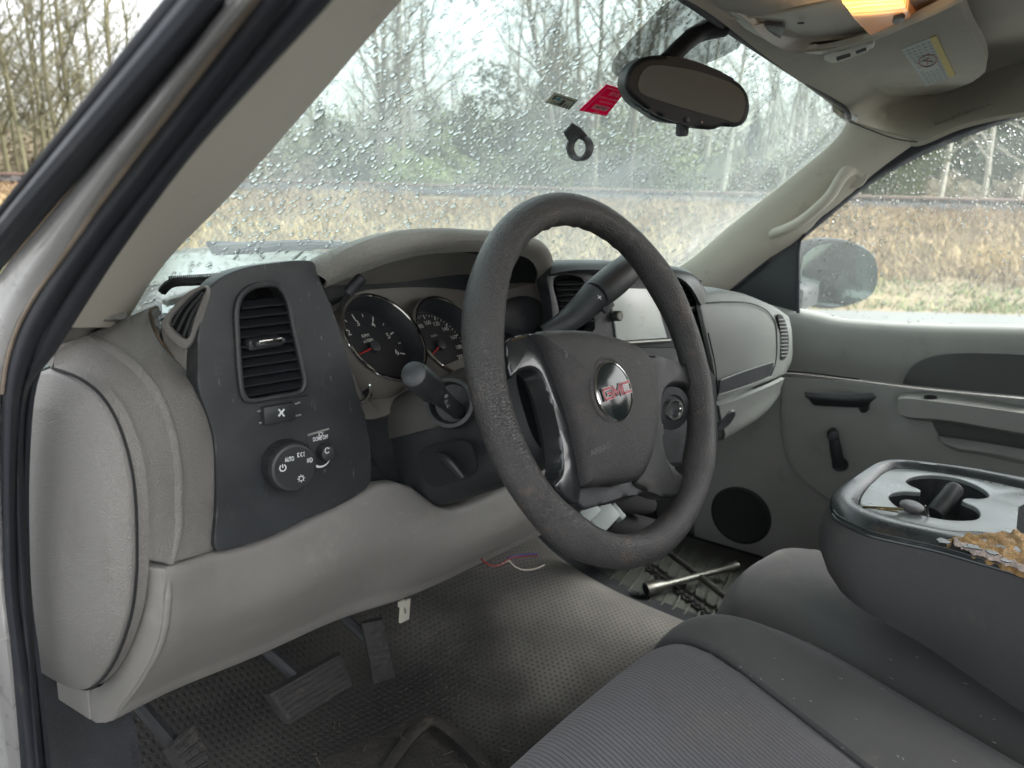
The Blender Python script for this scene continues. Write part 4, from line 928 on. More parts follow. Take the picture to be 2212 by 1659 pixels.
# gear lever on the right of the column
g0, g1, g2, g3, g4 = at(1170, 722, 'y', .115), at(1205, 706, 'y', .105), at(1240, 682, 'y', .10), at(1285, 640, 'y', .09), at(1366, 572, 'y', .085)
bm = bmesh.new(); tube(bm, [g0, g1, g2, g3], [.010, .013, .0165, .0205], 18, cap=False); lev = obj('gear_lever', bm, M_char2, col)
d_ = (g4-g3)
bm = bmesh.new(); tube(bm, [g3-d_*.03, g3, g3+d_*.5, g3+d_*.93, g3+d_*.99, g4], [.0212, .0222, .0235, .0215, .018, .012], 24, smooth=False, flat=.92); obj('gear_lever_grip', bm, M_char2, col)
tc_ = (CAM-g3).normalized(); gs = d_.normalized(); gw = gs.cross(tc_).normalized(); tcn = gw.cross(gs)
if tcn.dot(tc_) < 0: tcn = -tcn
Mg = Matrix((gs, gw, gs.cross(gw))).transposed()
bm = bmesh.new(); box(bm, at(1301, 650, 'y', .09)+(CAM-at(1301, 650, 'y', .09)).normalized()*.0205, (.022, .030, .006), Mg, bev=.002); obj('shift_button', bm, M_char, col)
bm = bmesh.new(); c_ = at(1295, 642, 'y', .064); dash_(bm, c_-gs*.0035, c_+gs*.0035, .0009, gs, gw); dash_(bm, c_-gw*.0035, c_+gw*.0035, .0009, gs, gw); obj('shift_mark', bm, M_mark, col)
bm = bmesh.new(); box(bm, at(1352, 588, 'y', .086)+(CAM-at(1352, 588, 'y', .086)).normalized()*.0205, (.020, .016, .004), Mg, bev=.0015); obj('grip_button', bm, M_char, col)
# ignition lock cylinder beyond the wheel
LK = at(1452, 882, 'x', -.262)
bm = bmesh.new(); lathe(bm, LK, (-.5, -1, .25), [(.026, -.04), (.026, .0), (.0165, .003), (.0150, .0), (.004, -.001)], 28); obj('ignition_lock', bm, M_char2, col)
bm = bmesh.new(); lathe(bm, LK+Vector((-.001, -.003, 0)), (-.5, -1, .25), [(.0115, 0), (.0125, .002), (.0095, .002), (.0085, 0)], 28, cap=False); obj('lock_ring', bm, M_chrome, col)

# ---- steering wheel
RW = .1815
bm = bmesh.new(); NSEG = 96; prev = None; rings = []
for k in range(NSEG):
    a = 2*math.pi*k/NSEG; d = e1*math.cos(a)+e2*math.sin(a)
    deg = math.degrees(a) % 360
    bump_ = 0
    for c0, w0 in ((0+28, 20), (180-28, 20), (225, 14), (315, 14)):
        bump_ = max(bump_, math.exp(-((deg-c0+180) % 360-180)**2/(2*(w0/2)**2)))
    r_ = .0165+.0022*bump_
    rip = .0012*math.sin(a*40) if 50 < deg < 130 else 0
    ring_ = []
    for j in range(20):
        b = 2*math.pi*j/20
        rr = r_*(1+.06*math.cos(2*b))
        inner = rip if math.cos(b) < -.3 else 0
        ring_.append(bm.verts.new(CW+d*(RW+(rr+inner)*math.cos(b))+en*(rr*math.sin(b)*1.05)))
    rings.append(ring_)
for k in range(NSEG):
    a, b = rings[k], rings[(k+1) % NSEG]
    for j in range(20): bm.faces.new([a[j], a[(j+1) % 20], b[(j+1) % 20], b[j]])
bmesh.ops.recalc_face_normals(bm, faces=bm.faces)
wheel = obj('steering_wheel', bm, M_wheel, truck)
def wplate(name, px, m, h, t, bev, n=60, seg=3, holes=(), sm=True, par=None):
    return plate(name, [wpx(x, y, h) for x, y in px], m, par or wheel, t=t, bev=bev, n=n, seg=seg, back=-en, smooth_out=sm, holes=[[wpx(x, y, h) for x, y in hh] for hh in holes])
hub = [(1152, 722), (1187, 715), (1235, 714), (1275, 718), (1337, 735), (1380, 756), (1402, 785), (1412, 830), (1416, 880), (1411, 940), (1400, 985), (1382, 1022), (1366, 1040), (1310, 1046), (1262, 1048), (1254, 1010), (1246, 970), (1230, 900), (1210, 840), (1190, 785), (1172, 748)]
# airbag cover as a domed pad
ho = resample([wpx(x, y, .008) for x, y in hub], 72, True, True); hc = sum(ho, Vector())/72
rows_h = [[p-en*.03 for p in ho], ho]+[[hc.lerp(p, k)+en*hh for p in ho] for k, hh in ((.975, .006), (.93, .0095), (.8, .0125), (.6, .015), (.3, .017), (.05, .0175))]
bm = bmesh.new(); VV = [[bm.verts.new(p) for p in r] for r in rows_h]
for a, b in zip(VV, VV[1:]):
    for i in range(72): bm.faces.new([a[i], a[(i+1) % 72], b[(i+1) % 72], b[i]])
bm.faces.new(VV[-1]); bmesh.ops.recalc_face_normals(bm, faces=bm.faces); obj('airbag_cover', bm, M_pad, wheel)
# glossy left trim with its two arms
lt = [(1096, 738), (1112, 727), (1140, 721), (1158, 722), (1176, 750), (1194, 790), (1214, 842), (1234, 902), (1249, 970), (1258, 1045), (1252, 1085), (1236, 1088), (1205, 1060), (1198, 1046), (1214, 1020), (1214, 968), (1203, 908), (1188, 852), (1168, 808), (1152, 797), (1125, 802), (1106, 816), (1098, 780)]
wplate('spoke_trim', lt, M_gloss, .004, .022, .006, n=110, seg=4)
rtm = [(1398, 768), (1430, 772), (1470, 784), (1510, 800), (1512, 845), (1498, 842), (1478, 832), (1450, 834), (1437, 850), (1432, 880), (1434, 930), (1442, 985), (1462, 1012), (1490, 1040), (1478, 1066), (1452, 1076), (1415, 1066), (1372, 1044), (1392, 1010), (1408, 965), (1418, 900), (1416, 840), (1408, 795)]
wplate('spoke_trim', rtm, mat('worn gloss spoke', (.012, .013, .014), .45, var=.3, varscale=22, dirt=((.07, .055, .045), .5, 26), spec=.25), .0, .022, .006, n=110, seg=4)
# lower hub shell under the pad
wplate('hub_back', [(1170, 735), (1400, 770), (1425, 900), (1395, 1055), (1330, 1085), (1262, 1085), (1235, 960), (1205, 840)], M_void, -.022, .04, .008)
lowb = [(1262, 1044), (1310, 1048), (1372, 1040), (1392, 1062), (1350, 1072), (1300, 1088), (1262, 1100), (1250, 1080)]
wplate('hub_underside', lowb, M_char2, -.004, .03, .006)
# emblem
ec = wpx(1324, 846, .0235)
bm = bmesh.new(); lathe(bm, ec, en, [(.0385, -.006), (.0365, .0003), (.0340, .0012), (.0325, .0005)], 48, cap=False); obj('emblem_ring', bm, M_rust if False else M_pad, wheel)
bm = bmesh.new(); lathe(bm, ec, en, [(.0310, .0), (.0305, .0022), (.0292, .0026)], 48, cap=False); obj('emblem_bezel', bm, M_chrome, wheel)
bm = bmesh.new(); lathe(bm, ec, en, [(.0296, .0), (.0294, .0018), (.023, .0028), (.012, .0033), (.001, .0034)], 48); obj('emblem', bm, mat('dark emblem enamel', (.010, .014, .014), .12, spec=.4), wheel)
def letters(bm, w, h0):
    def st(P, th=w):
        for a, b in zip(P, P[1:]):
            A, B = Vector((a[0], a[1], 0)), Vector((b[0], b[1], 0)); d = (B-A).normalized()*th/2; n = Vector((-d.y, d.x, 0))
            q = [A-d-n, B+d-n, B+d+n, A-d+n]
            bm.faces.new([bm.verts.new(ec+e1*v.x+e2*v.y+en*h0) for v in q])
    s = .0105
    for i, L_ in enumerate('GMC'):
        x0 = (-1.40+1.07*i)*.0156; W = .0130; H = .0098
        X = lambda u: x0+u*W
        Y = lambda v: (v-.5)*H
        if L_ == 'G': st([(X(.98), Y(1)), (X(.0), Y(1)), (X(.0), Y(0)), (X(.98), Y(0)), (X(.98), Y(.5)), (X(.55), Y(.5))])
        if L_ == 'M': st([(X(0), Y(0)), (X(0), Y(1)), (X(.5), Y(.15)), (X(1), Y(1)), (X(1), Y(0))])
        if L_ == 'C': st([(X(1), Y(1)), (X(0), Y(1)), (X(0), Y(0)), (X(1), Y(0))])
bm = bmesh.new(); letters(bm, .0036, .0041); obj('emblem_outline', bm, mat('emblem outline', (.38, .36, .35), .4), wheel)
M_redl = mat('dark red enamel', (.30, .012, .03), .45)
bm = bmesh.new(); letters(bm, .0022, .0047); obj('emblem_letters', bm, M_redl, wheel)
bm = bmesh.new(); M_emb = mat('embossed dark lettering', (.075, .07, .066), .5)
text_into(bm, 'AIRBAG', .0085, wpx(1297, 971, .0235), e1, e2, sx=1.15); obj('airbag_lettering', bm, M_emb, wheel)
bm = bmesh.new()
for c in ((1222, 764), (1378, 783)):
    c_ = wpx(*c, .0235); ring(bm, c_, .0022, .0009, R(-90), R(90), X=e1, Y=e2); dash_(bm, c_+e2*.0028, c_-e2*.0038, .0009, e1, e2)
obj('horn_mark', bm, M_emb, wheel)

# ---- centre stack
sT = cv('y', [(1182, 572, .20), (1240, 570, .185), (1304, 571, .17), (1400, 577, .15), (1468, 586, .13), (1500, 605, .12), (1520, 650, .112)])
sM = cv('y', [(1186, 598, .185), (1240, 590, .17), (1304, 590, .155), (1400, 596, .137), (1462, 604, .12), (1486, 622, .112), (1508, 660, .106)])
def sp(x, y, o=0):                     # the stack's face leans with the dash
    P0 = Vector((0, .150-o, 1.35)); n = Vector((-.16, -1, .10)).normalized(); return onplane(x, y, P0, n)
TTs = resample(sT, 24)
stack = panel('centre_stack', [[p+Vector((0, .2, -.05)) for p in TTs], TTs, resample(sM, 24)], M_char, dash, t=.006, bev=.001, nu=24)
vL = [(1196, 602), (1256, 600), (1264, 612), (1284, 716), (1214, 694), (1206, 660)]
vR = [(1460, 600), (1478, 597), (1498, 612), (1512, 648), (1519, 690), (1520, 722), (1502, 722), (1484, 680)]
face = [(1184, 582), (1304, 584), (1400, 588), (1466, 594), (1506, 604), (1532, 640), (1540, 690), (1546, 770), (1548, 870), (1545, 960), (1400, 1000), (1225, 900), (1200, 760), (1192, 660)]
plate('stack_face', [sp(*p) for p in face], M_char, dash, t=.02, bev=.004, n=90, holes=[[sp(*p) for p in vL], [sp(*p) for p in vR]])
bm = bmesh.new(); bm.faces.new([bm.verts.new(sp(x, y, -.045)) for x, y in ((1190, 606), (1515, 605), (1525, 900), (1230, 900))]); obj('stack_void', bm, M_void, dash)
for vv in (vL, vR):
    bm = bmesh.new(); bm.faces.new([bm.verts.new(sp(*p, -.03)) for p in vv]); obj('vent_duct', bm, M_void, dash)
bm = bmesh.new()
for i in range(8):
    a, b = sp(1198+i*2.0, 612+i*11.5, -.004), sp(1262+i*2.8, 610+i*11.5, -.004); box(bm, (a+b)/2, ((b-a).length, .011, .0018), frame(Vector((0, -.3, 1)), b-a))
obj('vent_slats', bm, M_slat, dash)
bm = bmesh.new()
for i in range(10):
    a, b = sp(1470+i*3.6, 608+i*12, -.004), sp(1497+i*3.0-(i > 6)*2, 612+i*12, -.004); box(bm, (a+b)/2, ((b-a).length, .011, .0018), frame(Vector((0, -.3, 1)), b-a))
obj('vent_slats', bm, M_char, dash)
bm = bmesh.new(); box(bm, sp(1493, 666, .003), (.03, .008, .008), bev=.002); box(bm, sp(1238, 672, .003), (.03, .008, .007), bev=.002); obj('vent_tab', bm, M_char, dash)
plate('display_frame', [sp(*p, .002) for p in [(1318, 608), (1420, 612), (1440, 640), (1462, 752), (1330, 752)]], M_char2, dash, t=.006, bev=.002, smooth_out=False)
plate('display_screen', [sp(*p, .004) for p in [(1318, 622), (1412, 624), (1430, 690), (1442, 730), (1334, 737)]], M_screen, dash, t=.004, bev=.001, smooth_out=False)
bm = bmesh.new(); tube(bm, [sp(1352, 741, .006), sp(1446, 735, .006)], .0035, 8, smooth=False); obj('display_trim', bm, M_steel, dash)
bm = bmesh.new(); lathe(bm, sp(1328, 682, .004), (-.2, -1, .1), [(.008, 0), (.0078, .010), (.006, .0115)], 20); obj('volume_knob', bm, M_steel, dash)
bm = bmesh.new()
for i in range(5):
    box(bm, sp(1385+i*26, 790, .002), (.022, .004, .012), bev=.002)
obj('stack_controls', bm, M_char2, dash)

# ---- passenger side of the dash
def dp(pts): return cv('y', pts)
gT = dp([(1510, 628, .13), (1560, 626, .12), (1600, 633, .11), (1640, 648, .105), (1675, 664, .10), (1698, 680, .10)])
g1_ = dp([(1512, 653, .112), (1560, 650, .106), (1600, 653, .10), (1640, 662, .095), (1680, 680, .09), (1708, 700, .092)])
g2 = dp([(1525, 715, .100), (1560, 705, .094), (1610, 700, .088), (1650, 705, .085), (1690, 718, .082), (1712, 740, .085)])
g3_ = dp([(1545, 815, .100), (1570, 805, .094), (1610, 790, .088), (1660, 772, .083), (1690, 764, .082), (1710, 780, .09)])
g4_ = dp([(1550, 868, .108), (1580, 856, .100), (1620, 838, .093), (1660, 822, .09), (1685, 812, .088), (1698, 806, .095)])
rdash = panel('passenger_dash', [[p+Vector((0, .25, -.02)) for p in gT], gT, g1_, g2, g3_, g4_], M_dash_r, dash, t=.008, bev=.002, nu=30, sub=5)
l0 = dp([(1545, 873, .105), (1580, 862, .098), (1620, 845, .09), (1660, 828, .086), (1688, 814, .088)])
l1 = dp([(1551, 905, .110), (1580, 895, .105), (1620, 870, .10), (1655, 850, .098), (1680, 835, .10)])
l2 = dp([(1552, 945, .135), (1585, 926, .13), (1625, 903, .125), (1655, 875, .12), (1672, 850, .12)])
panel('lower_dash', [l0, l1, l2, [p+Vector((0, .1, .01)) for p in l2]], M_dash_r, dash, t=.008, bev=.002, nu=24)
panel('lower_dash_centre', [[sp(*p, -.004) for p in [(1390, 960), (1450, 925), (1500, 900), (1550, 880)]], [sp(*p, -.02) for p in [(1420, 1040), (1460, 1010), (1510, 985), (1552, 950)]]], M_char2, dash, t=.01, bev=.003, nu=20)
panel('glovebox_strip', [dp([(1557, 823, .091), (1610, 803, .084), (1672, 783, .078)]), dp([(1553, 850, .093), (1610, 832, .086), (1668, 810, .080)])], M_char2, dash, t=.003, bev=.001, nu=16)
bm = bmesh.new()
tube(bm, dp([(1518, 655, .107), (1570, 652, .098), (1622, 656, .091), (1662, 677, .087), (1676, 705, .082), (1676, 780, .078), (1665, 812, .08)]), .0012, 5)
tube(bm, dp([(1530, 720, .094), (1545, 790, .094), (1550, 855, .100)]), .0012, 5)
obj('glovebox_gap', bm, M_void, dash)
bm = bmesh.new(); tube(bm, dp([(1557, 821, .090), (1610, 801, .083), (1673, 781, .077)]), .0012, 5); tube(bm, dp([(1552, 853, .092), (1610, 835, .085), (1668, 813, .079)]), .0012, 5); obj('strip_edge', bm, M_dash_r, dash)
plate('side_vent_frame', dp([(1680, 681, .082), (1692, 684, .082), (1703, 720, .079), (1702, 766, .081), (1688, 777, .081), (1686, 720, .080)]), M_void, dash, t=.003, bev=.001)
bm = bmesh.new()
for i in range(11):
    y = 690+i*7.8; x0 = 1682+min(i, 4)*1.2; tube(bm, dp([(x0, y+1, .0775), (x0+15, y, .0775)]), .0011, 5, smooth=False)
obj('side_vent_slats', bm, M_dash_r, dash)
bm = bmesh.new(); lathe(bm, at(1568, 908, 'y', .10), (-.3, -1, -.3), [(.018, -.002), (.016, .003), (.008, .001)], 20, sx=1.5); obj('glovebox_latch', bm, M_char2, dash)

# ---- firewall, floor, pedals
bm = bmesh.new()
P1 = [Vector((-.80, .42, 1.35)), Vector((0, .55, 1.3)), Vector((.80, .42, 1.3))]; P2 = [Vector((-.80, .80, .95)), Vector((0, .80, .95)), Vector((.80, .62, .95))]; P3 = [Vector((-.80, .78, .75)), Vector((0, .78, .75)), Vector((.80, .55, .75))]
P4 = [Vector((-.80, .62, .64)), Vector((0, .6, .64)), Vector((.80, .42, .64))]
bm = sheet([P1, P2, P3, P4], 12); face_cam(bm); thicken(bm, .02, 0); fire = obj('firewall', bm, M_carpet, truck)
def mat_hex():
    m = bpy.data.materials.new('dimpled vinyl floor'); m.use_nodes = True; N = m.node_tree.nodes; L = m.node_tree.links
    b = N['Principled BSDF']; b.inputs['Roughness'].default_value = .55
    tc = N.new('ShaderNodeTexCoord'); sx = N.new('ShaderNodeSeparateXYZ'); L.new(tc.outputs['Object'], sx.inputs[0])
    def M_(op, a, b_=None, c=None):
        n = N.new('ShaderNodeMath'); n.operation = op
        for i, v in enumerate((a, b_, c)):
            if v is None: continue
            if isinstance(v, (int, float)): n.inputs[i].default_value = v
            else: L.new(v, n.inputs[i])
        return n.outputs[0]
    S = 2*math.pi/.0092
    def wv(ang): return M_('COSINE', M_('ADD', M_('MULTIPLY', sx.outputs[0], S*math.cos(ang)), M_('MULTIPLY', sx.outputs[1], S*math.sin(ang))))
    h = M_('ADD', M_('ADD', wv(R(15)), wv(R(75))), wv(R(135)))          # hexagonal lattice
    dim = N.new('ShaderNodeMapRange'); dim.inputs['From Min'].default_value = .4; dim.inputs['From Max'].default_value = 1.6; L.new(h, dim.inputs['Value'])
    n = N.new('ShaderNodeTexNoise'); n.inputs['Scale'].default_value = 5; n.inputs['Detail'].default_value = 8; L.new(tc.outputs['Object'], n.inputs['Vector'])
    r = N.new('ShaderNodeValToRGB'); r.color_ramp.elements[0].color = (.095, .092, .086, 1); r.color_ramp.elements[0].position = .3; r.color_ramp.elements[1].color = (.23, .22, .20, 1); r.color_ramp.elements[1].position = .7; L.new(n.outputs['Fac'], r.inputs[0])
    mx = N.new('ShaderNodeMix'); mx.data_type = 'RGBA'; mx.inputs['B'].default_value = (.04, .039, .036, 1); L.new(r.outputs[0], mx.inputs['A'])
    f = M_('MULTIPLY', dim.outputs[0], .55); L.new(f, mx.inputs['Factor'])
    footwell_shade = N.new('ShaderNodeMapRange'); footwell_shade.interpolation_type = 'SMOOTHSTEP'; footwell_shade.inputs['From Min'].default_value = -.33; footwell_shade.inputs['From Max'].default_value = .30; footwell_shade.inputs['To Min'].default_value = .16; footwell_shade.inputs['To Max'].default_value = 1.25  # floor colour darkened towards the driver side, standing in for footwell shade
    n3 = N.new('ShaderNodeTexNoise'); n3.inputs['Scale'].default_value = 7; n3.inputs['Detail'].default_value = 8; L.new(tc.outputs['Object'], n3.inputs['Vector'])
    L.new(M_('ADD', sx.outputs[0], M_('MULTIPLY', M_('SUBTRACT', n3.outputs['Fac'], .5), .5)), footwell_shade.inputs['Value'])
    vm = N.new('ShaderNodeVectorMath'); vm.operation = 'SCALE'; L.new(mx.outputs['Result'], vm.inputs[0]); L.new(footwell_shade.outputs[0], vm.inputs['Scale']); L.new(vm.outputs[0], b.inputs['Base Color'])
    bp = N.new('ShaderNodeBump'); bp.inputs['Strength'].default_value = .6; bp.inputs['Distance'].default_value = .003; bp.invert = True; L.new(dim.outputs[0], bp.inputs['Height']); L.new(bp.outputs[0], b.inputs['Normal'])
    return m
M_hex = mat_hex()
fl = [[Vector((x, y, z)) for x, z in zs] for y, zs in (
    (-.75, ((-.82, .645), (-.4, .645), (-.16, .66), (0, .70), (.20, .70), (.27, .665), (.5, .63), (.82, .63))),
    (.10, ((-.82, .645), (-.4, .645), (-.16, .66), (0, .69), (.20, .69), (.27, .665), (.5, .63), (.82, .63))),
    (.35, ((-.82, .65), (-.4, .65), (-.16, .68), (0, .71), (.20, .71), (.29, .67), (.5, .63), (.82, .63))),
    (.52, ((-.82, .68), (-.4, .68), (-.14, .73), (0, .76), (.20, .76), (.30, .70), (.5, .65), (.82, .65))),
    (.80, ((-.82, .90), (-.4, .90), (-.14, .92), (0, .93), (.20, .93), (.3, .90), (.5, .85), (.82, .85))))]
bm = sheet(fl, 70, sub=8); bm.normal_update()
floor = obj('floor_pan', bm, M_carpet, truck)
hx = []
for y, zs in ((-.40, ((-.74, .652), (-.36, .66), (-.16, .672), (0, .712), (.20, .712), (.262, .685))), (.10, ((-.74, .652), (-.36, .66), (-.16, .672), (0, .702), (.20, .704), (.262, .682))), (.35, ((-.74, .657), (-.30, .668), (-.16, .692), (0, .722), (.20, .724), (.28, .688))), (.50, ((-.74, .690), (-.22, .715), (-.14, .738), (0, .768), (.20, .769), (.31, .71))), (.62, ((-.74, .780), (-.18, .79), (-.12, .80), (0, .825), (.20, .826), (.32, .78)))):
    hx.append([Vector((x, y, z)) for x, z in zs])
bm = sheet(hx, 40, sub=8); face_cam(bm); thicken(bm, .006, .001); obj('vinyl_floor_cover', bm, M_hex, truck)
# driver's loose mat with raised edge at the bottom of view
M_mud = mat('muddy rubber mat', (.035, .032, .029), .7, grain=('noise', 90), bump=.6, var=.3, varscale=10, dirt=((.13, .105, .08), .8, 13))
fm = thing('floor_mat', 'muddy rubber mat with raised rim on the driver footwell floor', 'floor mat', (0, 0, 0))
mo_ = cv('z', [(1105, 1720), (1000, 1600), (935, 1556), (900, 1578), (850, 1640), (800, 1720)], .682)
bm = bmesh.new(); tube(bm, mo_, [.006, .010, .012, .012, .010, .008], 10, sub=6, flat=.35, upv=Vector((0, 0, 1))); obj('raised_rim', bm, M_mud, fm)
P = cv('z', [(1105, 1720), (1000, 1600), (935, 1556), (700, 1480), (560, 1560), (420, 1720)], .672); bm = bmesh.new(); bm.faces.new([bm.verts.new(p) for p in P]); face_cam(bm); thicken(bm, .006, .001); obj('mat_sheet', bm, M_mud, fm)
# crumbs and straw on the floor
bm = bmesh.new()
for k in range(110):
    x, y = rnd.uniform(250, 1130), rnd.uniform(1480, 1700); p = at(x, y, 'z', .686); a = rnd.uniform(0, 6.28); l = rnd.uniform(.003, .016)
    tube(bm, [p, p+Vector((math.cos(a)*l, math.sin(a)*l, rnd.uniform(0, .003)))], rnd.uniform(.0003, .0008), 4, smooth=False)
M_straw = mat('dry straw litter', (.12, .10, .075), .9, var=.3, varscale=60)
tag(obj('floor_litter', bm, M_straw), 'bits of straw and grit scattered over the driver floor mat', 'litter', kind='stuff')

def pedal(name, out, z, arm, ribs=None, t=.02):
    P = [at(x, y, 'z', zz) for x, y, zz in out]
    # flatten to best plane
    c = sum(P, Vector())/len(P); n = (P[1]-P[0]).cross(P[2]-P[1]).normalized()
    if n.dot(CAM-c) < 0: n = -n
    P = [p-n*(p-c).dot(n) for p in P]
    o = plate(name, P, M_pedal, truck, t=t, bev=.004, smooth_out=False, back=-n)
    if ribs:
        i0, i1, i2, i3, cnt = ribs; bm = bmesh.new()
        for k in range(cnt):
            f = (k+.7)/(cnt+.4); a = P[i0].lerp(P[i1], f); b = P[i3].lerp(P[i2], f); tube(bm, [a.lerp(b, .06)+n*.001, a.lerp(b, .94)+n*.001], .0022, 6, smooth=False)
        obj('pedal_rib', bm, M_pedal, o)
    bm = bmesh.new(); tube(bm, [c-n*t]+arm, .009, 8); obj('pedal_arm', bm, M_char2, o)
    return o, n, c
pedal('brake_pedal', [(580, 1500, .83), (737, 1411, .83), (763, 1480, .78), (630, 1566, .78)], .8, [Vector((-.50, .62, .95)), Vector((-.48, .60, 1.15))], ribs=(0, 3, 2, 1, 6))
pedal('accelerator_pedal', [(780, 1345, .86), (827, 1335, .86), (853, 1462, .76), (812, 1489, .76)], .8, [Vector((-.34, .66, .95)), Vector((-.33, .62, 1.1))], t=.012)
pedal('parking_brake_pedal', [(378, 1605, .88), (430, 1557, .88), (460, 1620, .85), (458, 1690, .82), (405, 1710, .82)], .8, [Vector((-.70, .60, 1.0)), Vector((-.70, .55, 1.15))], ribs=(0, 4, 3, 1, 5))
# connector tag, wires
bm = bmesh.new(); box(bm, at(874, 1319, 'y', .25), (.017, .004, .030), frame((-.3, -1, .2), (1, 0, 0)) @ Matrix.Rotation(R(0), 3, 'X') if False else Matrix.Rotation(R(6), 3, 'Y'), bev=.0008)
box(bm, at(867, 1303, 'y', .25), (.010, .004, .008), bev=.0005); tagp = obj('connector_tag', bm, M_cream, dash)
bm = bmesh.new(); a = at(876, 1312, 'y', .246)
for k in range(4): dash_(bm, at(873+k*1.2, 1311+k*1.5, 'y', .2455), at(874+k*1.2, 1325, 'y', .2455), .0006, Vector((1, 0, 0)), Vector((0, 0, 1)))
obj('tag_print', bm, M_blackp, dash)
for nm, m_, P in (('red_wire', mat('red wire', (.20, .02, .02), .5), [(1040, 1208, .2), (1055, 1219, .2), (1070, 1223, .2), (1085, 1218, .2), (1098, 1208, .2), (1120, 1203, .21), (1162, 1200, .22)]), ('blue_wire', mat('blue wire', (.05, .06, .25), .5), [(1098, 1205, .205), (1125, 1199, .215), (1162, 1196, .225)]), ('white_wire', mat('white wire', (.40, .36, .30), .5), [(1085, 1218, .2), (1098, 1211, .2), (1110, 1222, .2), (1130, 1231, .2), (1155, 1229, .2), (1176, 1220, .2)])):
    bm = bmesh.new(); tube(bm, cv('y', P), .0013, 6); o = obj('loose_wire', bm, m_, truck); o['label'] = nm.replace('_', ' ')+' hanging under the dash'
# pale connector block behind the wheel
bm = bmesh.new(); Mc = frame(Vector((-.3, -.7, .65)), Vector((1, -.1, .35))); box(bm, at(1300, 1120, 'y', .16), (.052, .034, .022), Mc, bev=.001); box(bm, at(1330, 1108, 'y', .165), (.012, .03, .02), Mc, bev=.001); box(bm, at(1270, 1108, 'y', .17), (.035, .022, .02), Mc, bev=.001)
obj('connector_block', bm, M_conn, dash)
bm = bmesh.new(); box(bm, at(1318, 1128, 'y', .15), (.014, .016, .012), Mc, bev=.0005); obj('connector_socket', bm, M_void, dash)
bm = bmesh.new(); tube(bm, cv('y', [(1290, 1070, .25), (1340, 1085, .24), (1400, 1090, .24)]), .02, 10); tube(bm, cv('y', [(1250, 1100, .28), (1330, 1130, .27), (1420, 1150, .3)]), .03, 10); obj('underdash_duct', bm, M_void, dash)

# ---- seats
def seat_fabric(name, col, ribs=False):
    m = mat(name, col, .88, grain=('noise', 700), bump=.35, var=.12, varscale=5, dirt=((.17, .15, .125), .5, 6), spec=.2)
    N = m.node_tree.nodes; L = m.node_tree.links; b = N['Principled BSDF']; b.inputs['Sheen Weight'].default_value = .25; b.inputs['Sheen Roughness'].default_value = .5
    if ribs:
        tc = N.new('ShaderNodeTexCoord'); mp = N.new('ShaderNodeMapping'); mp.inputs['Rotation'].default_value = (0, 0, R(19)); L.new(tc.outputs['Object'], mp.inputs[0])
        w = N.new('ShaderNodeTexWave'); w.inputs['Scale'].default_value = 52; w.bands_direction = 'X'; w.inputs['Distortion'].default_value = .7; L.new(mp.outputs[0], w.inputs[0])
        g = N.new('ShaderNodeMapRange'); g.inputs['From Min'].default_value = .0; g.inputs['From Max'].default_value = .16; L.new(w.outputs['Fac'], g.inputs['Value'])
        bp = [n for n in N if n.type == 'BUMP'][0]
        b2 = N.new('ShaderNodeBump'); b2.inputs['Strength'].default_value = .6; b2.inputs['Distance'].default_value = .002; L.new(g.outputs[0], b2.inputs['Height']); L.new(bp.outputs[0], b2.inputs['Normal']); L.new(b2.outputs[0], b.inputs['Normal'])
        src = b.inputs['Base Color'].links[0].from_socket
        mx = N.new('ShaderNodeMix'); mx.data_type = 'RGBA'; mx.inputs['A'].default_value = (.022, .022, .025, 1); L.new(src, mx.inputs['B']); L.new(g.outputs[0], mx.inputs['Factor']); L.new(mx.outputs['Result'], b.inputs['Base Color'])
    return m
M_seat = seat_fabric('dark grey seat fabric', (.082, .084, .082)); M_rib = seat_fabric('ribbed seat fabric', (.135, .134, .142), True)
prof = [(.035, .66), (.045, .74), (.040, .82), (.022, .88), (.0, .912), (-.03, .928), (-.08, .935), (-.16, .930), (-.28, .918), (-.42, .905), (-.60, .895), (-.80, .89)]
def cushion(name, m, xl, xr, dzf, dyf, parent=None, sagx=None, nx=26):
    rows = []
    for (y, z) in prof:
        row = []
        for i in range(nx):
            u = i/(nx-1); xa_ = xl(y); xb_ = xr(y); x = xa_+(xb_-xa_)*u
            row.append(Vector((x, y+dyf(u, y), z+dzf(u, y))))
        rows.append(row)
    bm = sheet(rows, nx, sub=6, smooth=False); face_cam(bm, Vector((-.4, -.3, 2.2))); thicken(bm, .03, .006)
    return obj(name, bm, m, parent or truck)
seamx = lambda y: -.150+max(0, -y-.05)*-.36+(0 if y < 0 else 0)
vx = lambda y: -.042+min(0, y+.12)*.22
ins = cushion('seat_cushion', M_rib, lambda y: -.66, lambda y: seamx(y)-.001, lambda u, y: -.006*(1-u)-.012*abs(u-.99)**6*0-.010*(u > .93)*(u-.93)/.07+.004*math.sin(u*3.1), lambda u, y: .028-.035*u**2, nx=40)
cushion('seat_bolster', M_seat, lambda y: seamx(y)+.001, lambda y: vx(y)-.001, lambda u, y: .006+.010*math.sin(math.pi*min(1, u*1.1))-.035*max(0, u-.6)**1.5*1.8-.006*(1-u)**4, lambda u, y: -.005-.055*u**1.6, parent=ins)
mid = cushion('centre_seat_cushion', M_seat, lambda y: vx(y)+.001, lambda y: .27, lambda u, y: -.012-.030*(1-min(1, u*3.5))**2-.03*max(0, u-.85)**1.2, lambda u, y: -.072+.050*math.sin(min(1, u*1.2)*math.pi*.62)-.06*max(0, u-.6)**1.5, nx=30)
cushion('passenger_cushion', M_seat, lambda y: .275, lambda y: .70, lambda u, y: -.02*(1-min(1, u*4))**2-.02, lambda u, y: -.12, parent=mid)
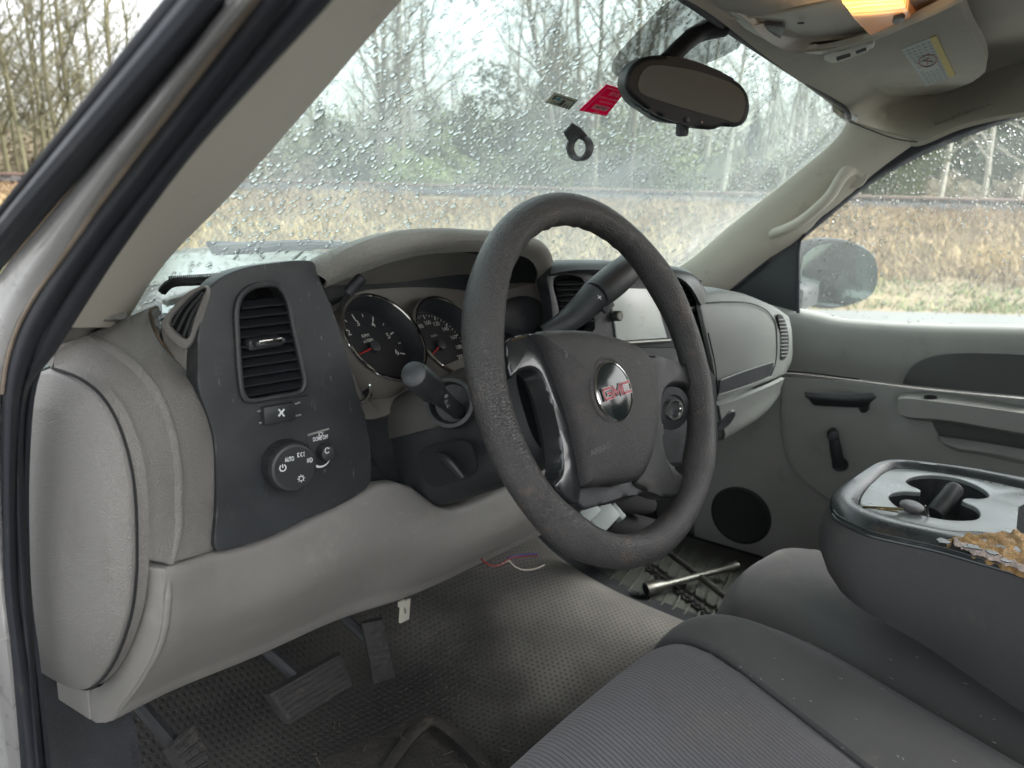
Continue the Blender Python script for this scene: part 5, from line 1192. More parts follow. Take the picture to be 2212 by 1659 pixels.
bm = bmesh.new()
for k in range(60):
    x, y = rnd.uniform(-.35, .05), rnd.uniform(-.42, -.09); z = .944 if x < -.08 else .928
    if rnd.random() < .3: x = rnd.uniform(-.5, -.2)
    a = rnd.uniform(-1.9, -1.2) if rnd.random() < .7 else rnd.uniform(0, 6.28); l = rnd.uniform(.0012, .005); p = Vector((x, y, z))
    hit = None
    tube(bm, [p, p+Vector((math.cos(a)*l, math.sin(a)*l, .0004))], rnd.uniform(.00025, .0005), 4, smooth=False)
lint = obj('lint_specks', bm, mat('pale lint', (.30, .29, .27), .9), ins); lint['kind'] = 'stuff'
bm = bmesh.new(); box(bm, (-.38, -.80, 1.20), (.56, .16, .60), Matrix.Rotation(R(-14), 3, 'X'), bev=.05, seg=3); box(bm, (.47, -.80, 1.20), (.46, .16, .60), Matrix.Rotation(R(-14), 3, 'X'), bev=.05, seg=3)
obj('seat_back', bm, M_seat, truck)
# folded-down centre armrest / console
M_vin = mat('scuffed black vinyl', (.030, .036, .038), .33, grain=('noise', 300), bump=.15, var=.25, varscale=18, dirt=((.12, .13, .13), .5, 28))
M_cside = mat('console side cloth', (.062, .061, .062), .75, grain=('noise', 500), bump=.2, var=.12, varscale=9, dirt=((.13, .12, .10), .35, 26))
ZC = 1.12
co_ = [(1800, 1108), (1791, 1082), (1802, 1066), (1826, 1046), (1868, 1020), (1892, 1010), (1936, 1005), (2012, 1013), (2100, 1024), (2212, 1043), (2330, 1064)]
cn_ = [(1800, 1108), (1810, 1120), (1835, 1134), (1875, 1151), (1945, 1168), (2022, 1185), (2110, 1210), (2212, 1240), (2330, 1280)]
PO = cv('z', co_, ZC); PN = cv('z', cn_, ZC)
# top shoulder: outline as one loop, closed at the hidden rear
rearL, rearR = Vector((-.03, -.80, ZC-.02)), Vector((.25, -.80, ZC-.02))
loop = resample(PN, 40)+[rearL, rearR]+list(reversed(resample(PO, 40)))[:-1]
lb = resample(loop, 110, False, True)
lc = Vector((.11, -.42, 0))
def setz(p, z): return Vector((p.x, p.y, z))
rings_c = []
side_h = lambda p: .93+.080*(lambda t: t*t*(3-2*t))(max(0, min(1, (p.y+.48)/.32)))
for k in range(6):
    f = k/5; r = []
    for p in lb:
        zb = side_h(p); z = zb+(ZC-.004-zb)*f
        infl = .010*math.sin(math.pi*f)-.020*(1-f)**3
        d = setz(p, 0)-setz(lc, 0); d = d.normalized()
        r.append(setz(p, z)+d*infl)
    rings_c.append(r)
bm = bmesh.new(); VV = [[bm.verts.new(p) for p in r] for r in rings_c]
for a, b in zip(VV, VV[1:]):
    for i in range(len(lb)): bm.faces.new([a[i], a[(i+1) % len(lb)], b[(i+1) % len(lb)], b[i]])
bm.faces.new(VV[0]); bmesh.ops.recalc_face_normals(bm, faces=bm.faces)
cons = obj('centre_console', bm, M_cside, truck)
tray_px = [(1859, 1092), (1860, 1075), (1870, 1058), (1894, 1036), (1915, 1018), (1940, 1012), (2010, 1018), (2100, 1032), (2160, 1044), (2250, 1066), (2330, 1085), (2330, 1230), (2200, 1170), (2128, 1150), (2056, 1147), (2001, 1137), (1925, 1118), (1870, 1100)]
tr = resample(cv('z', tray_px, ZC+.004), 80, True, True)
# vinyl shoulder between outline and tray
def near(p, L): return min(L, key=lambda q: (q-p).length)
sh0 = resample(lb, 110, False, True)
ang = lambda p: math.atan2(p.y-lc.y, p.x-lc.x)
def ray_hit(L, a):
    # point of loop L at angle a about lc
    best = None
    for i in range(len(L)):
        p, q = L[i], L[(i+1) % len(L)]
        a0, a1 = ang(p), ang(q); d = (a1-a0+math.pi) % (2*math.pi)-math.pi; e = (a-a0+math.pi) % (2*math.pi)-math.pi
        if abs(d) > 1e-9 and 0 <= e/d <= 1: return p.lerp(q, e/d)
    return L[0]
lc = Vector((.12, -.33, ZC)); 
AA = [2*math.pi*k/120-math.pi for k in range(120)]
o_r = [ray_hit([setz(p, ZC) for p in lb], a) for a in AA]; i_r = [ray_hit([setz(p, ZC+.004) for p in tr], a) for a in AA]
rr_ = [[setz(p, ZC-.006) for p in o_r], o_r]+[[p.lerp(q, f)+Vector((0, 0, h)) for p, q in zip(o_r, i_r)] for f, h in ((.12, .008), (.35, .012), (.65, .010), (.9, .003), (1.0, -.004))]
bm = bmesh.new(); VV = [[bm.verts.new(p) for p in r] for r in rr_]
for a, b in zip(VV, VV[1:]):
    for i in range(120): bm.faces.new([a[i], a[(i+1) % 120], b[(i+1) % 120], b[i]])
bmesh.ops.recalc_face_normals(bm, faces=bm.faces); obj('console_shoulder_pad', bm, M_vin, cons)
bm = bmesh.new(); tube(bm, [p+Vector((0, 0, -.003)) for p in resample(PN, 50)], .0026, 8, sub=2); tube(bm, [p+Vector((0, 0, .004)) for p in resample(PN, 50)], .0012, 6, sub=2); obj('piping', bm, M_vin, cons)
# cup tray with merged cup holes
def ell(cx, cy, a, b, th, z, n=28):
    return [at(cx+a*math.cos(t)*math.cos(th)-b*math.sin(t)*math.sin(th), cy+a*math.cos(t)*math.sin(th)+b*math.sin(t)*math.cos(th), 'z', z) for t in [2*math.pi*k/n for k in range(n)]]
M_tray = mat('satin tray plastic', (.17, .19, .187), .3, grain=('noise', 900), bump=.08, var=.08, varscale=12, dirt=((.03, .03, .03), .4, 50))
h1 = [(1957, 1040), (1965, 1032), (1990, 1027), (2030, 1027), (2070, 1034), (2108, 1048), (2135, 1066), (2132, 1074), (2110, 1077), (2088, 1075), (2078, 1083), (2105, 1094), (2117, 1108), (2110, 1121), (2085, 1124), (2040, 1122), (1990, 1112), (1950, 1100), (1930, 1088), (1920, 1074), (1925, 1066), (1945, 1062), (1970, 1062), (1985, 1064), (1988, 1057), (1970, 1050)]
bm = bmesh.new(); lo_ = [bm.verts.new(p) for p in tr]; li_ = [bm.verts.new(p) for p in resample(cv('z', h1, ZC+.004), 64, True, True)]
es = [bm.edges.new((L_[i], L_[(i+1) % len(L_)])) for L_ in (lo_, li_) for i in range(len(L_))]
bmesh.ops.triangle_fill(bm, use_beauty=True, edges=es); face_cam(bm); thicken(bm, .006, .0018, Vector((0, 0, -1)), 3); obj('cup_tray', bm, M_tray, cons)
ih = resample(cv('z', h1, ZC+.002), 64, True, True); bm = bmesh.new(); a_ = [bm.verts.new(p) for p in ih]; hc_ = sum(ih, Vector())/64; b_ = [bm.verts.new(hc_.lerp(p, .93)+Vector((0, 0, -.05))) for p in ih]
for i in range(64): bm.faces.new([a_[i], a_[(i+1) % 64], b_[(i+1) % 64], b_[i]])
bm.faces.new(b_); face_cam(bm, Vector((.1, -.3, 1.2))); obj('cup_holder', bm, M_char2, cons)
plate('storage_slot', cv('z', [(2200, 1095), (2230, 1080), (2330, 1100), (2330, 1170), (2212, 1160), (2196, 1140)], ZC+.0045), M_void, cons, t=.003, bev=0, smooth_out=False)
# torn vinyl: ragged foam showing
bm = bmesh.new(); fpx = []
top_e = [(2052, 1166), (2064, 1158), (2080, 1161), (2096, 1153), (2112, 1156), (2130, 1148), (2150, 1152), (2168, 1146), (2184, 1150), (2192, 1141), (2206, 1150), (2225, 1160), (2260, 1172), (2330, 1200)]
bot_e = [(2060, 1172), (2078, 1183), (2094, 1186), (2104, 1196), (2124, 1198), (2138, 1207), (2156, 1209), (2172, 1219), (2190, 1222), (2204, 1231), (2222, 1236), (2245, 1246), (2280, 1256), (2330, 1280)]
def torn(E, z, jit):
    P = resample(cv('z', E, z), 70, False); return [p+Vector((rnd.uniform(-1, 1), rnd.uniform(-1, 1), rnd.uniform(-.6, .6)))*jit for p in P]
TE = torn(top_e, ZC+.016, .0022); BE = torn([(x, y-6) for x, y in bot_e], ZC+.011, .0014)
rowsT = [TE]+[[p.lerp(q, f)+Vector((0, 0, .001*math.sin(math.pi*f)+.007*noise.noise(p.lerp(q, f)*90))) for p, q in zip(TE, BE)] for f in (.12, .25, .4, .55, .7, .85)]+[BE]
bm = sheet(rowsT, 70, across=False, smooth=False); face_cam(bm); thicken(bm, .012, 0, Vector((0, 0, -1))); obj('torn_foam', bm, M_foam, cons)
M_back = mat('torn fabric backing', (.50, .42, .38), .9, grain=('noise', 200), bump=.8, var=.2, varscale=60)
P0 = torn([(x+2, y-12) for x, y in bot_e[:11]], ZC+.0165, .002); P1 = torn([(x-2, y+2) for x, y in bot_e[:11]], ZC+.0105, .0018)
bm = sheet([P0, [ (a+b)/2+Vector((0, 0, .002)) for a, b in zip(P0, P1)], P1], 70, across=False, smooth=False); face_cam(bm); thicken(bm, .003, 0); obj('torn_backing', bm, M_back, cons)
bm = bmesh.new()
for (x, y, s_) in ((2038, 1170, .008), (2103, 1182, .0075), (2143, 1194, .006), (2085, 1181, .0035), (2172, 1212, .005)):
    c = at(x, y, 'z', ZC+.0165); P = [bm.verts.new(c+Vector((math.cos(a)*s_*(1+rnd.uniform(-.3, .3)), math.sin(a)*s_*(1+rnd.uniform(-.3, .3)), .001))) for a in [2*math.pi*k/14 for k in range(14)]]; bm.faces.new(P)
face_cam(bm); thicken(bm, .0012, 0, Vector((0, 0, -1))); obj('torn_vinyl_flake', bm, M_vin, cons)

# ---- interior mirror
MP = at(1486, 200, 'x', -.14); MN = (CAM-MP+Vector((.20, -.42, -.30))).normalized()
MN = Vector((-.42, -.90, -.02)).normalized()
def onm(x, y, o=0): return onplane(x, y, MP+MN*o, MN)
mh = [(1352, 170), (1362, 145), (1385, 126), (1415, 119), (1450, 122), (1495, 133), (1540, 148), (1580, 167), (1606, 186), (1619, 210), (1621, 240), (1612, 264), (1596, 274), (1560, 274), (1545, 280), (1515, 279), (1475, 268), (1425, 250), (1385, 226), (1362, 205), (1352, 190)]
M_mh = mat('black mirror housing', (.005, .0055, .006), .5, grain=('noise', 500), bump=.1, spec=.3)
bk = ((MP-CAM).normalized()*.8-MN*.35+Vector((-.12, .12, 0))).normalized()
rv = plate('rear_view_mirror', [onm(*p) for p in mh], M_mh, truck, t=.034, bev=.006, n=80, seg=4, back=bk)
bmr = [(1350, 190), (1352, 165), (1368, 140), (1392, 122), (1430, 118), (1480, 150), (1420, 250), (1385, 228), (1360, 208)]
plate('mirror_back_shell', [onm(x+4, y, -.012) for x, y in [(1349, 195), (1350, 168), (1362, 146), (1388, 126), (1420, 118), (1520, 140), (1600, 190), (1600, 250), (1500, 268), (1425, 262), (1390, 240), (1362, 220)]], M_char2, rv, t=.03, bev=.009, n=60, back=bk, seg=3)
gl_ = [(1378, 186), (1384, 162), (1400, 144), (1425, 141), (1465, 146), (1508, 154), (1552, 168), (1588, 184), (1606, 202), (1610, 228), (1604, 252), (1594, 264), (1560, 256), (1500, 240), (1440, 222), (1394, 206), (1382, 198)]
M_mirror = mat('dim mirror glass', (.10, .10, .088), .6, spec=.15, var=.06, varscale=10)
plate('mirror_glass', [onm(*p, .0008) for p in gl_], M_mirror, rv, t=.002, bev=0, n=60, back=-MN)
bm = bmesh.new(); box(bm, onm(1485, 259, .001), (.006, .004, .006), bev=.001); obj('mirror_button', bm, M_char, rv)
bm = bmesh.new(); lathe(bm, onm(1516, 264, .001), MN, [(.0014, 0), (.0012, .001)], 10); obj('mirror_led', bm, M_ovalred, rv)
bm = bmesh.new(); tube(bm, [onm(1474, 264, -.02), onm(1473, 293, -.022)], .0075, 14, smooth=False)
for k in range(14): a = 2*math.pi*k/14; p = onm(1473, 290, -.022)+Vector((math.cos(a), math.sin(a), 0))*.0075; tube(bm, [p, p+Vector((0, 0, .012))], .001, 4, smooth=False)
obj('mirror_knob', bm, M_char2, rv)
bm = bmesh.new(); tube(bm, [onm(1440, 135, -.02), at(1478, 95, 'x', -.12), at(1512, 70, 'x', -.09), onwind(1556, 44, off=-.008)], [.012, .011, .012, .014], 14); obj('mirror_stem', bm, M_mh, rv)

# ---- what sticks to the inside of the glass
def wq(px, off): return [onwind(x, y, off) for x, y in px]
def flat(name, px, off, m, parent, t=.0008):
    bm = bmesh.new(); bm.faces.new([bm.verts.new(p) for p in wq(px, off)]); face_cam(bm); thicken(bm, t, 0); return obj(name, bm, m, parent)
S1 = [(1308, 179), (1351, 191), (1307, 247), (1249, 235)]
st1 = flat('inspection_sticker', S1, -.003, M_pink, glass)
q = wq(S1, -.0048); O_, X_, Y_v = q[3], q[2]-q[3], q[0]-q[3]
def bil(u, v, h=0): return O_+X_*u+Y_v*v+(CAM-O_).normalized()*h
bm = bmesh.new()
def lineq(u0, v0, u1, v1, w):
    a, b = bil(u0, v0), bil(u1, v1); dash_(bm, a, b, w, X_.normalized(), (Y_v-X_*Y_v.dot(X_)/X_.dot(X_)).normalized())
for (a, b, c, d) in ((.05, .05, .95, .05), (.95, .05, .95, .95), (.95, .95, .05, .95), (.05, .95, .05, .05)): lineq(a, b, c, d, .0012)
XN = X_.normalized(); YN = (Y_v-X_*Y_v.dot(X_)/X_.dot(X_)).normalized(); hS = (Y_v.dot(YN))
def mtext(s, u, v, size, sx):
    global bm
    k = len(bm.verts); text_into(bm, s, size, bil(u, v, .0004), -XN, Y_v.normalized(), sx=sx)
    
def shear_text(bm, s, u, v, hu, wu):
    """mirror-reversed lettering laid on the slanted sticker"""
    t = bmesh.new(); text_into(t, s, 1, Vector((0, 0, 0)), Vector((1, 0, 0)), Vector((0, 1, 0)), 0, bold=.02)
    t.verts.ensure_lookup_table(); mp = {}
    for w_ in t.verts: mp[w_] = bm.verts.new(bil(u-w_.co.x*wu, v+w_.co.y*hu, .0004))
    for f in t.faces:
        try: bm.faces.new([mp[x] for x in f.verts])
        except ValueError: pass
    t.free()
shear_text(bm, '2018', .5, .80, .20, .20); shear_text(bm, 'COMMERCIAL VEHICLE', .5, .62, .085, .075); shear_text(bm, 'INSPECTION', .5, .48, .085, .09); shear_text(bm, 'BC', .5, .10, .09, .10)
bm.faces.new([bm.verts.new(bil(a, b, .0003)) for a, b in ((.22, .19), (.78, .19), (.78, .36), (.22, .36))])
obj('sticker_print', bm, M_pinkw, glass)
bm = bmesh.new(); shear_text(bm, '257364', .5, .275, .13, .13)
for v_ in bm.verts: v_.co += (CAM-O_).normalized()*.0008
obj('sticker_number', bm, M_blackp, glass)
S2 = [(1195, 196), (1246, 212), (1227, 233), (1175, 217)]
flat('small_sticker', S2, -.003, M_cream, glass)
q = wq(S2, -.0045); O_, X_, Y_v = q[3], q[2]-q[3], q[0]-q[3]
bm = bmesh.new(); shear_text(bm, 'FReO', .30, .26, .34, .16)
P_ = [(.08, .10), (.10, .90), (.40, .92), (.55, .75), (.60, .30), (.75, .45), (.95, .88), (.96, .12)]
for (a, b, c, d) in ((.05, .5, .14, .9), (.42, .15, .56, .75), (.62, .08, .68, .5), (.74, .1, .80, .45), (.86, .08, .93, .9), (.1, .86, .9, .94)):
    bm.faces.new([bm.verts.new(bil(x, y, .0003)) for x, y in ((a, b), (c, b), (c, d), (a, d))])
obj('sticker_art', bm, M_blackp, glass)
bm = bmesh.new(); bm.faces.new([bm.verts.new(bil(x, y, .0005)) for x, y in ((.14, .62), (.28, .86), (.38, .62), (.30, .52))]); obj('sticker_swoosh', bm, M_blue, glass)
# black ring clip
rc = onwind(1240, 294, -.02)
RN = Vector((-1, -.05, -.06)).normalized()
bm = bmesh.new(); lathe(bm, rc+Vector((.004, .004, 0)), RN, [(.0185, -.008), (.0185, .008), (.0175, .0095), (.0145, .0095), (.0138, .008), (.0138, -.008), (.0185, -.008)], 36, cap=False)
for k in range(20):
    a = 2*math.pi*k/20; Mr = frame(RN); d = Mr@Vector((math.cos(a), math.sin(a), 0)); p = rc+Vector((.004, .004, 0))+d*.0137; tube(bm, [p-RN*.008, p+RN*.008], .0009, 4, smooth=False)
M_clip = mat('grey clip plastic', (.07, .072, .075), .5)
clip = obj('ring_clip', bm, M_clip, glass)
plate('clip_base', [onwind(x, y, -.010) for x, y in [(1231, 254), (1250, 266), (1262, 280), (1262, 300), (1240, 285), (1225, 300), (1211, 277)]], M_clip, glass, t=.003, bev=.001, smooth_out=False)

# ---- loose things in the cab
kt_ = thing('key_set', 'car key with round head and black cylindrical fob across the console cup holders', 'keys', tuple(at(2040, 1085, 'z', ZC)))
bpy.context.view_layer.update()
f0, f1 = at(2018, 1110, 'z', ZC-.012), at(2066, 1052, 'z', ZC+.018)
bm = bmesh.new(); dd = (f1-f0); tube(bm, [f0, f0+dd*.05, f0+dd*.9, f0+dd*.98, f1], [.011, .0125, .0125, .0105, .007], 24, smooth=False); obj('fob', bm, M_char2, kt_)
bm = bmesh.new(); lathe(bm, at(1969, 1096, 'z', ZC+.010), (-.1, -.1, 1), [(.0145, -.002), (.0155, 0), (.0155, .003), (.0135, .0045), (.002, .0045)], 28); obj('key_head', bm, mat('key plastic', (.06, .06, .062), .45, var=.2, varscale=60), kt_)
bm = bmesh.new(); a, b = at(1950, 1100, 'z', ZC+.011), at(1862, 1095, 'z', ZC+.011); tube(bm, [a, b], [.0035, .003], 6, smooth=False, flat=.5); tube(bm, [at(1940, 1106, 'z', ZC+.009), at(1895, 1099, 'z', ZC+.009)], .0022, 6, smooth=False, flat=.5); obj('key_blade', bm, M_brass, kt_)
bm = bmesh.new(); c = at(2002, 1104, 'z', ZC+.012); tube(bm, [c+Vector((math.cos(t)*.008, math.sin(t)*.003, math.sin(t)*.007)) for t in [2*math.pi*k/20 for k in range(21)]], .0009, 6, smooth=False); obj('key_ring', bm, M_steel, kt_)
wr = thing('lug_wrench', 'four-way steel lug wrench lying on the passenger floor', 'lug wrench', tuple(at(1480, 1255, 'z', .66)))
bpy.context.view_layer.update()
bm = bmesh.new(); a, b = at(1395, 1274, 'z', .675), at(1592, 1222, 'z', .695)
tube(bm, [a, a.lerp(b, .05), a.lerp(b, .16), a.lerp(b, .22), a.lerp(b, .9), a.lerp(b, .93), b], [.0165, .0165, .014, .0085, .0075, .011, .012], 18, smooth=False, cap=True); bar = obj('wrench_bar', bm, M_steel, wr)
bm = bmesh.new(); tube(bm, [at(1592, 1310, 'z', .675), at(1530, 1260, 'z', .684), at(1440, 1190, 'z', .69)], .0075, 12, smooth=False); obj('wrench_bar', bm, M_steel, wr)
bm = bmesh.new(); dn = (a-b).normalized(); lathe(bm, a+dn*.0005, dn, [(.013, 0), (.013, .0006)], 18); obj('socket_bore', bm, M_void, wr)
# ribbed passenger mat
pm_ = thing('floor_mat', 'grey green ribbed mat under the lug wrench on the passenger floor', 'floor mat', (0, 0, 0))
M_pm = mat('green grey ribbed mat', (.062, .068, .058), .8, grain=('noise', 120), bump=.5, var=.25, varscale=12)
P = [Vector((.29, .44, .648)), Vector((.70, .42, .648)), Vector((.70, .0, .648)), Vector((.29, .0, .648))]; bm = bmesh.new(); bm.faces.new([bm.verts.new(p) for p in P]); face_cam(bm); thicken(bm, .006, .001); obj('mat_sheet', bm, M_pm, pm_)
bm = bmesh.new()
for k in range(12): y = .04+k*.028; tube(bm, [Vector((.31, y, .65)), Vector((.66, y+.06, .65))], .0028, 5, smooth=False)
obj('mat_ribs', bm, M_pm, pm_)
bm = bmesh.new(); Pz = [at(1400+i*5.5+0, 1222+i*4.3+(3 if i % 2 else -2), 'z', .656) for i in range(34)]; tube(bm, Pz, .004, 6, sub=3); obj('mat_groove', bm, M_void, pm_)

# ------------------------------------------------------------------ outside: ground, road, railway, grass, trees
HD = Vector((math.sin(PSI), math.cos(PSI), 0)); HR = Vector((math.cos(PSI), -math.sin(PSI), 0)); C0 = Vector((CAM.x, CAM.y, 0))
def sw(s, w): return C0+HD*s+HR*w
def hgt(s, w):
    w_ = s-.02*w
    pts = [(-400, 0), (10.3, 0), (11, .08), (14, .45), (19, 1.0), (22, 1.05), (23, 1.22), (27.5, 1.25), (29, .9), (34, .8), (80, 1.0), (400, 2)]
    for (a, ha), (b, hb) in zip(pts, pts[1:]):
        if w_ <= b: return ha+(hb-ha)*max(0, (w_-a))/(b-a)
    return 2
SS = [-300, -100, -30, -8, 0, 5, 9, 10, 10.3, 10.7, 11, 12, 13, 14, 15.5, 17, 19, 20.5, 22, 22.5, 23, 25, 27.5, 28.2, 29, 31, 34, 40, 55, 80, 140, 400]
WW = [-400, -250, -150, -100]+[-80+k*3 for k in range(54)]+[100, 150, 250, 400]
def terrain(name, S, W, dz, m, jit=0):
    bm = bmesh.new(); V = [[bm.verts.new(sw(s, w)+Vector((0, 0, hgt(s, w)+dz+(noise.noise(Vector((s*.4, w*.4, 0)))*jit if s > 10.4 else 0)))) for w in W] for s in S]
    for a, b in zip(V, V[1:]):
        for i in range(len(W)-1): bm.faces.new([a[i], a[i+1], b[i+1], b[i]])
    bm.normal_update()
    if sum(f.normal.z for f in bm.faces) < 0: bmesh.ops.reverse_faces(bm, faces=bm.faces)
    return tag(obj(name, bm, m), kind='structure')
M_soil = mat('brown grass floor', (.13, .10, .055), .95, grain=('noise', 8), bump=1, var=.35, varscale=.5, dirt=((.08, .10, .035), .8, .35))
M_road = mat('wet grey gravel road', (.085, .09, .087), .75, grain=('noise', 40), bump=.3, var=.15, varscale=1.5, dirt=((.12, .12, .115), .5, 3))
M_ball = mat('railway ballast', (.045, .045, .047), 1.0, spec=0, grain=('noise', 9), bump=1, var=.3, varscale=7)
terrain('ground', SS, WW, 0, M_soil, .10)
terrain('road', [-60, -20, 0, 6, 10.1], WW[2:-2], .006, M_road)
terrain('ballast', [22.4, 23, 25, 27.5, 28.2], WW, .11, M_ball)
M_rail = mat('rusty rail steel', (.09, .055, .042), .8, var=.2, varscale=3)
trk = thing('railway_track', 'rusty railway track on the grey ballast beyond the grass bank', 'railway track', tuple(sw(25, 0)))
bpy.context.view_layer.update()
for s_ in (24.2, 25.7):
    bm = bmesh.new(); P = [sw(s_-0+.02*w, w)+Vector((0, 0, hgt(25, 0)+.22)) for w in range(-150, 151, 10)]; tube(bm, P, .05, 6, smooth=False); obj('rail', bm, M_rail, trk)
bm = bmesh.new()
for k in range(-100, 101):
    c = sw(24.95+.012*k, k*.62); box(bm, c+Vector((0, 0, hgt(25, 0)+.12)), (.24, 2.5, .14), frame((0, 0, 1), HR))
obj('sleepers', bm, mat('weathered sleepers', (.05, .045, .04), .9), trk)

# dry grass on the bank
def blades(name, n, srange, wrange, hmin, hmax, mats, parent=None, clump=1, zfun=hgt, tagk=True):
    vs_, fs_, mi = [], [], []
    c = 0
    while c < n:
        s = srange[0]+(srange[1]-srange[0])*rnd.random()**1.25; w = rnd.uniform(*wrange)*(.45+s/26)
        dn = noise.noise(Vector((s*.55, w*.35, 3)))
        green = s < 11.9+dn*.8
        hh = (hmin+(hmax-hmin)*rnd.random())*(1+.5*dn)*(.35 if green else 1)*(.5 if s > 20.5 else 1)
        lean0 = Vector((rnd.uniform(-.4, .4), rnd.uniform(-.4, .4), 0))
        g0 = sw(s, w); z = zfun(s, w)
        for k in range(clump):
            p = g0+Vector((rnd.gauss(0, .10), rnd.gauss(0, .10), z-.03)); a = rnd.uniform(0, 6.28); bw = rnd.uniform(.004, .010)*(1+s/30)
            d = Vector((math.cos(a), math.sin(a), 0))*bw; l = lean0+Vector((rnd.gauss(0, .45), rnd.gauss(0, .45), 0)); h = hh*rnd.uniform(.5, 1.1)
            mid_ = p+Vector((0, 0, h*.62))+l*h*.30; tip = p+Vector((0, 0, h*.92))+l*h*.95
            b = len(vs_); vs_ += [p-d, p+d, mid_+d*.9, mid_-d*.9, tip+d*.5]
            fs_ += [(b, b+1, b+2, b+3), (b+3, b+2, b+4)]; t = 2 if green and rnd.random() < .8 else (0 if dn+rnd.uniform(-.5, .5) > -.1+max(0, s-14.5)*.16 else 1); mi += [t, t]; c += 1
    me = bpy.data.meshes.new(name); me.from_pydata(vs_, [], fs_)
    for m_ in mats: me.materials.append(m_)
    me.polygons.foreach_set('material_index', mi)
    o = bpy.data.objects.new(name, me); link(o); return o
M_straw1 = mat('golden dry grass', (.30, .225, .115), .9, var=.3, varscale=1.2); M_straw2 = mat('brown dead grass', (.185, .125, .07), .9, var=.3, varscale=1.5); M_green = mat('fresh verge grass', (.11, .15, .045), .9, var=.3, varscale=2)
tag(blades('grass', 150000, (10.25, 21.5), (-22, 24), .16, .50, (M_straw1, M_straw2, M_green), clump=9), 'tall golden dry grass covering the bank beside the road', 'grass', kind='stuff')

# bare trees
M_moss = mat('mossy bark', (.105, .10, .055), .9, var=.35, varscale=2.5, grain=('noise', 20), bump=.5)
M_bark = mat('grey brown bark', (.135, .12, .085), .9, var=.3, varscale=2.5, grain=('noise', 20), bump=.5)
M_birch = mat('pale birch bark', (.34, .32, .27), .8, var=.35, varscale=4)
def vtube(vs_, fs_, P, r0_, r1_, seg):
    n = len(P); base = len(vs_); nrm = None
    for i in range(n):
        t = (P[min(i+1, n-1)]-P[max(i-1, 0)]).normalized()
        nrm = t.orthogonal().normalized() if nrm is None else (nrm-t*nrm.dot(t)).normalized()
        b = t.cross(nrm); r = r0_+(r1_-r0_)*i/(n-1)
        for k in range(seg):
            a = 2*math.pi*k/seg; vs_.append(P[i]+(nrm*math.cos(a)+b*math.sin(a))*r)
    for i in range(n-1):
        for k in range(seg): fs_.append((base+i*seg+k, base+i*seg+(k+1) % seg, base+(i+1)*seg+(k+1) % seg, base+(i+1)*seg+k))
def wander(rg, p, d, L, n, wob, upb):
    P = [p.copy()]; d = d.normalized()
    for i in range(n):
        d = (d+Vector((rg.gauss(0, wob), rg.gauss(0, wob), rg.gauss(0, wob)+upb))).normalized(); p = p+d*(L/n); P.append(p.copy())
    return P
def bare_tree(seed, H, r0_, spread, dens, m_, kind='bare_tree'):
    rg = random.Random(seed); tv, tf, bv, bf = [], [], [], []
    trunk = wander(rg, Vector((0, 0, -.2)), Vector((rg.uniform(-.05, .05), rg.uniform(-.05, .05), 1)), H, 14, .045, .05)
    vtube(tv, tf, trunk, r0_, r0_*.12, 7)
    nb = int(34*dens)
    for i in range(nb):
        f = .16+.82*(i+rg.random())/nb; j = min(int(f*14), 13); p = trunk[j].lerp(trunk[j+1], f*14-j)
        a = rg.uniform(0, 6.28); ln = spread*(1.15-f)*rg.uniform(.55, 1.15)+.5
        d = Vector((math.cos(a), math.sin(a), rg.uniform(.5, 1.15)))
        B = wander(rg, p, d, ln, 6, .13, .05); vtube(bv, bf, B, r0_*.36*(1.1-f)+.008, .006, 4)
        for q in range(int(5*dens)+2):
            k = rg.randint(1, 5); d2 = (B[k]-B[k-1]).normalized()+Vector((rg.gauss(0, .6), rg.gauss(0, .6), rg.gauss(.15, .4)))
            T = wander(rg, B[k], d2, ln*rg.uniform(.2, .5), 4, .2, .04); vtube(bv, bf, T, .010, .004, 3)
            for z_ in range(4):
                k2 = rg.randint(1, 3); d3 = (T[k2]-T[k2-1]).normalized()+Vector((rg.gauss(0, .7), rg.gauss(0, .7), rg.gauss(.1, .5)))
                vtube(bv, bf, wander(rg, T[k2], d3, ln*rg.uniform(.08, .22), 2, .2, .02), .0055, .003, 3)
    out = []
    for nm, v, f_ in (('trunk', tv, tf), ('branches', bv, bf)):
        me = bpy.data.meshes.new(nm); me.from_pydata(v, [], f_); me.materials.append(m_); me.polygons.foreach_set('use_smooth', [True]*len(f_)); out.append((nm, me))
    return out
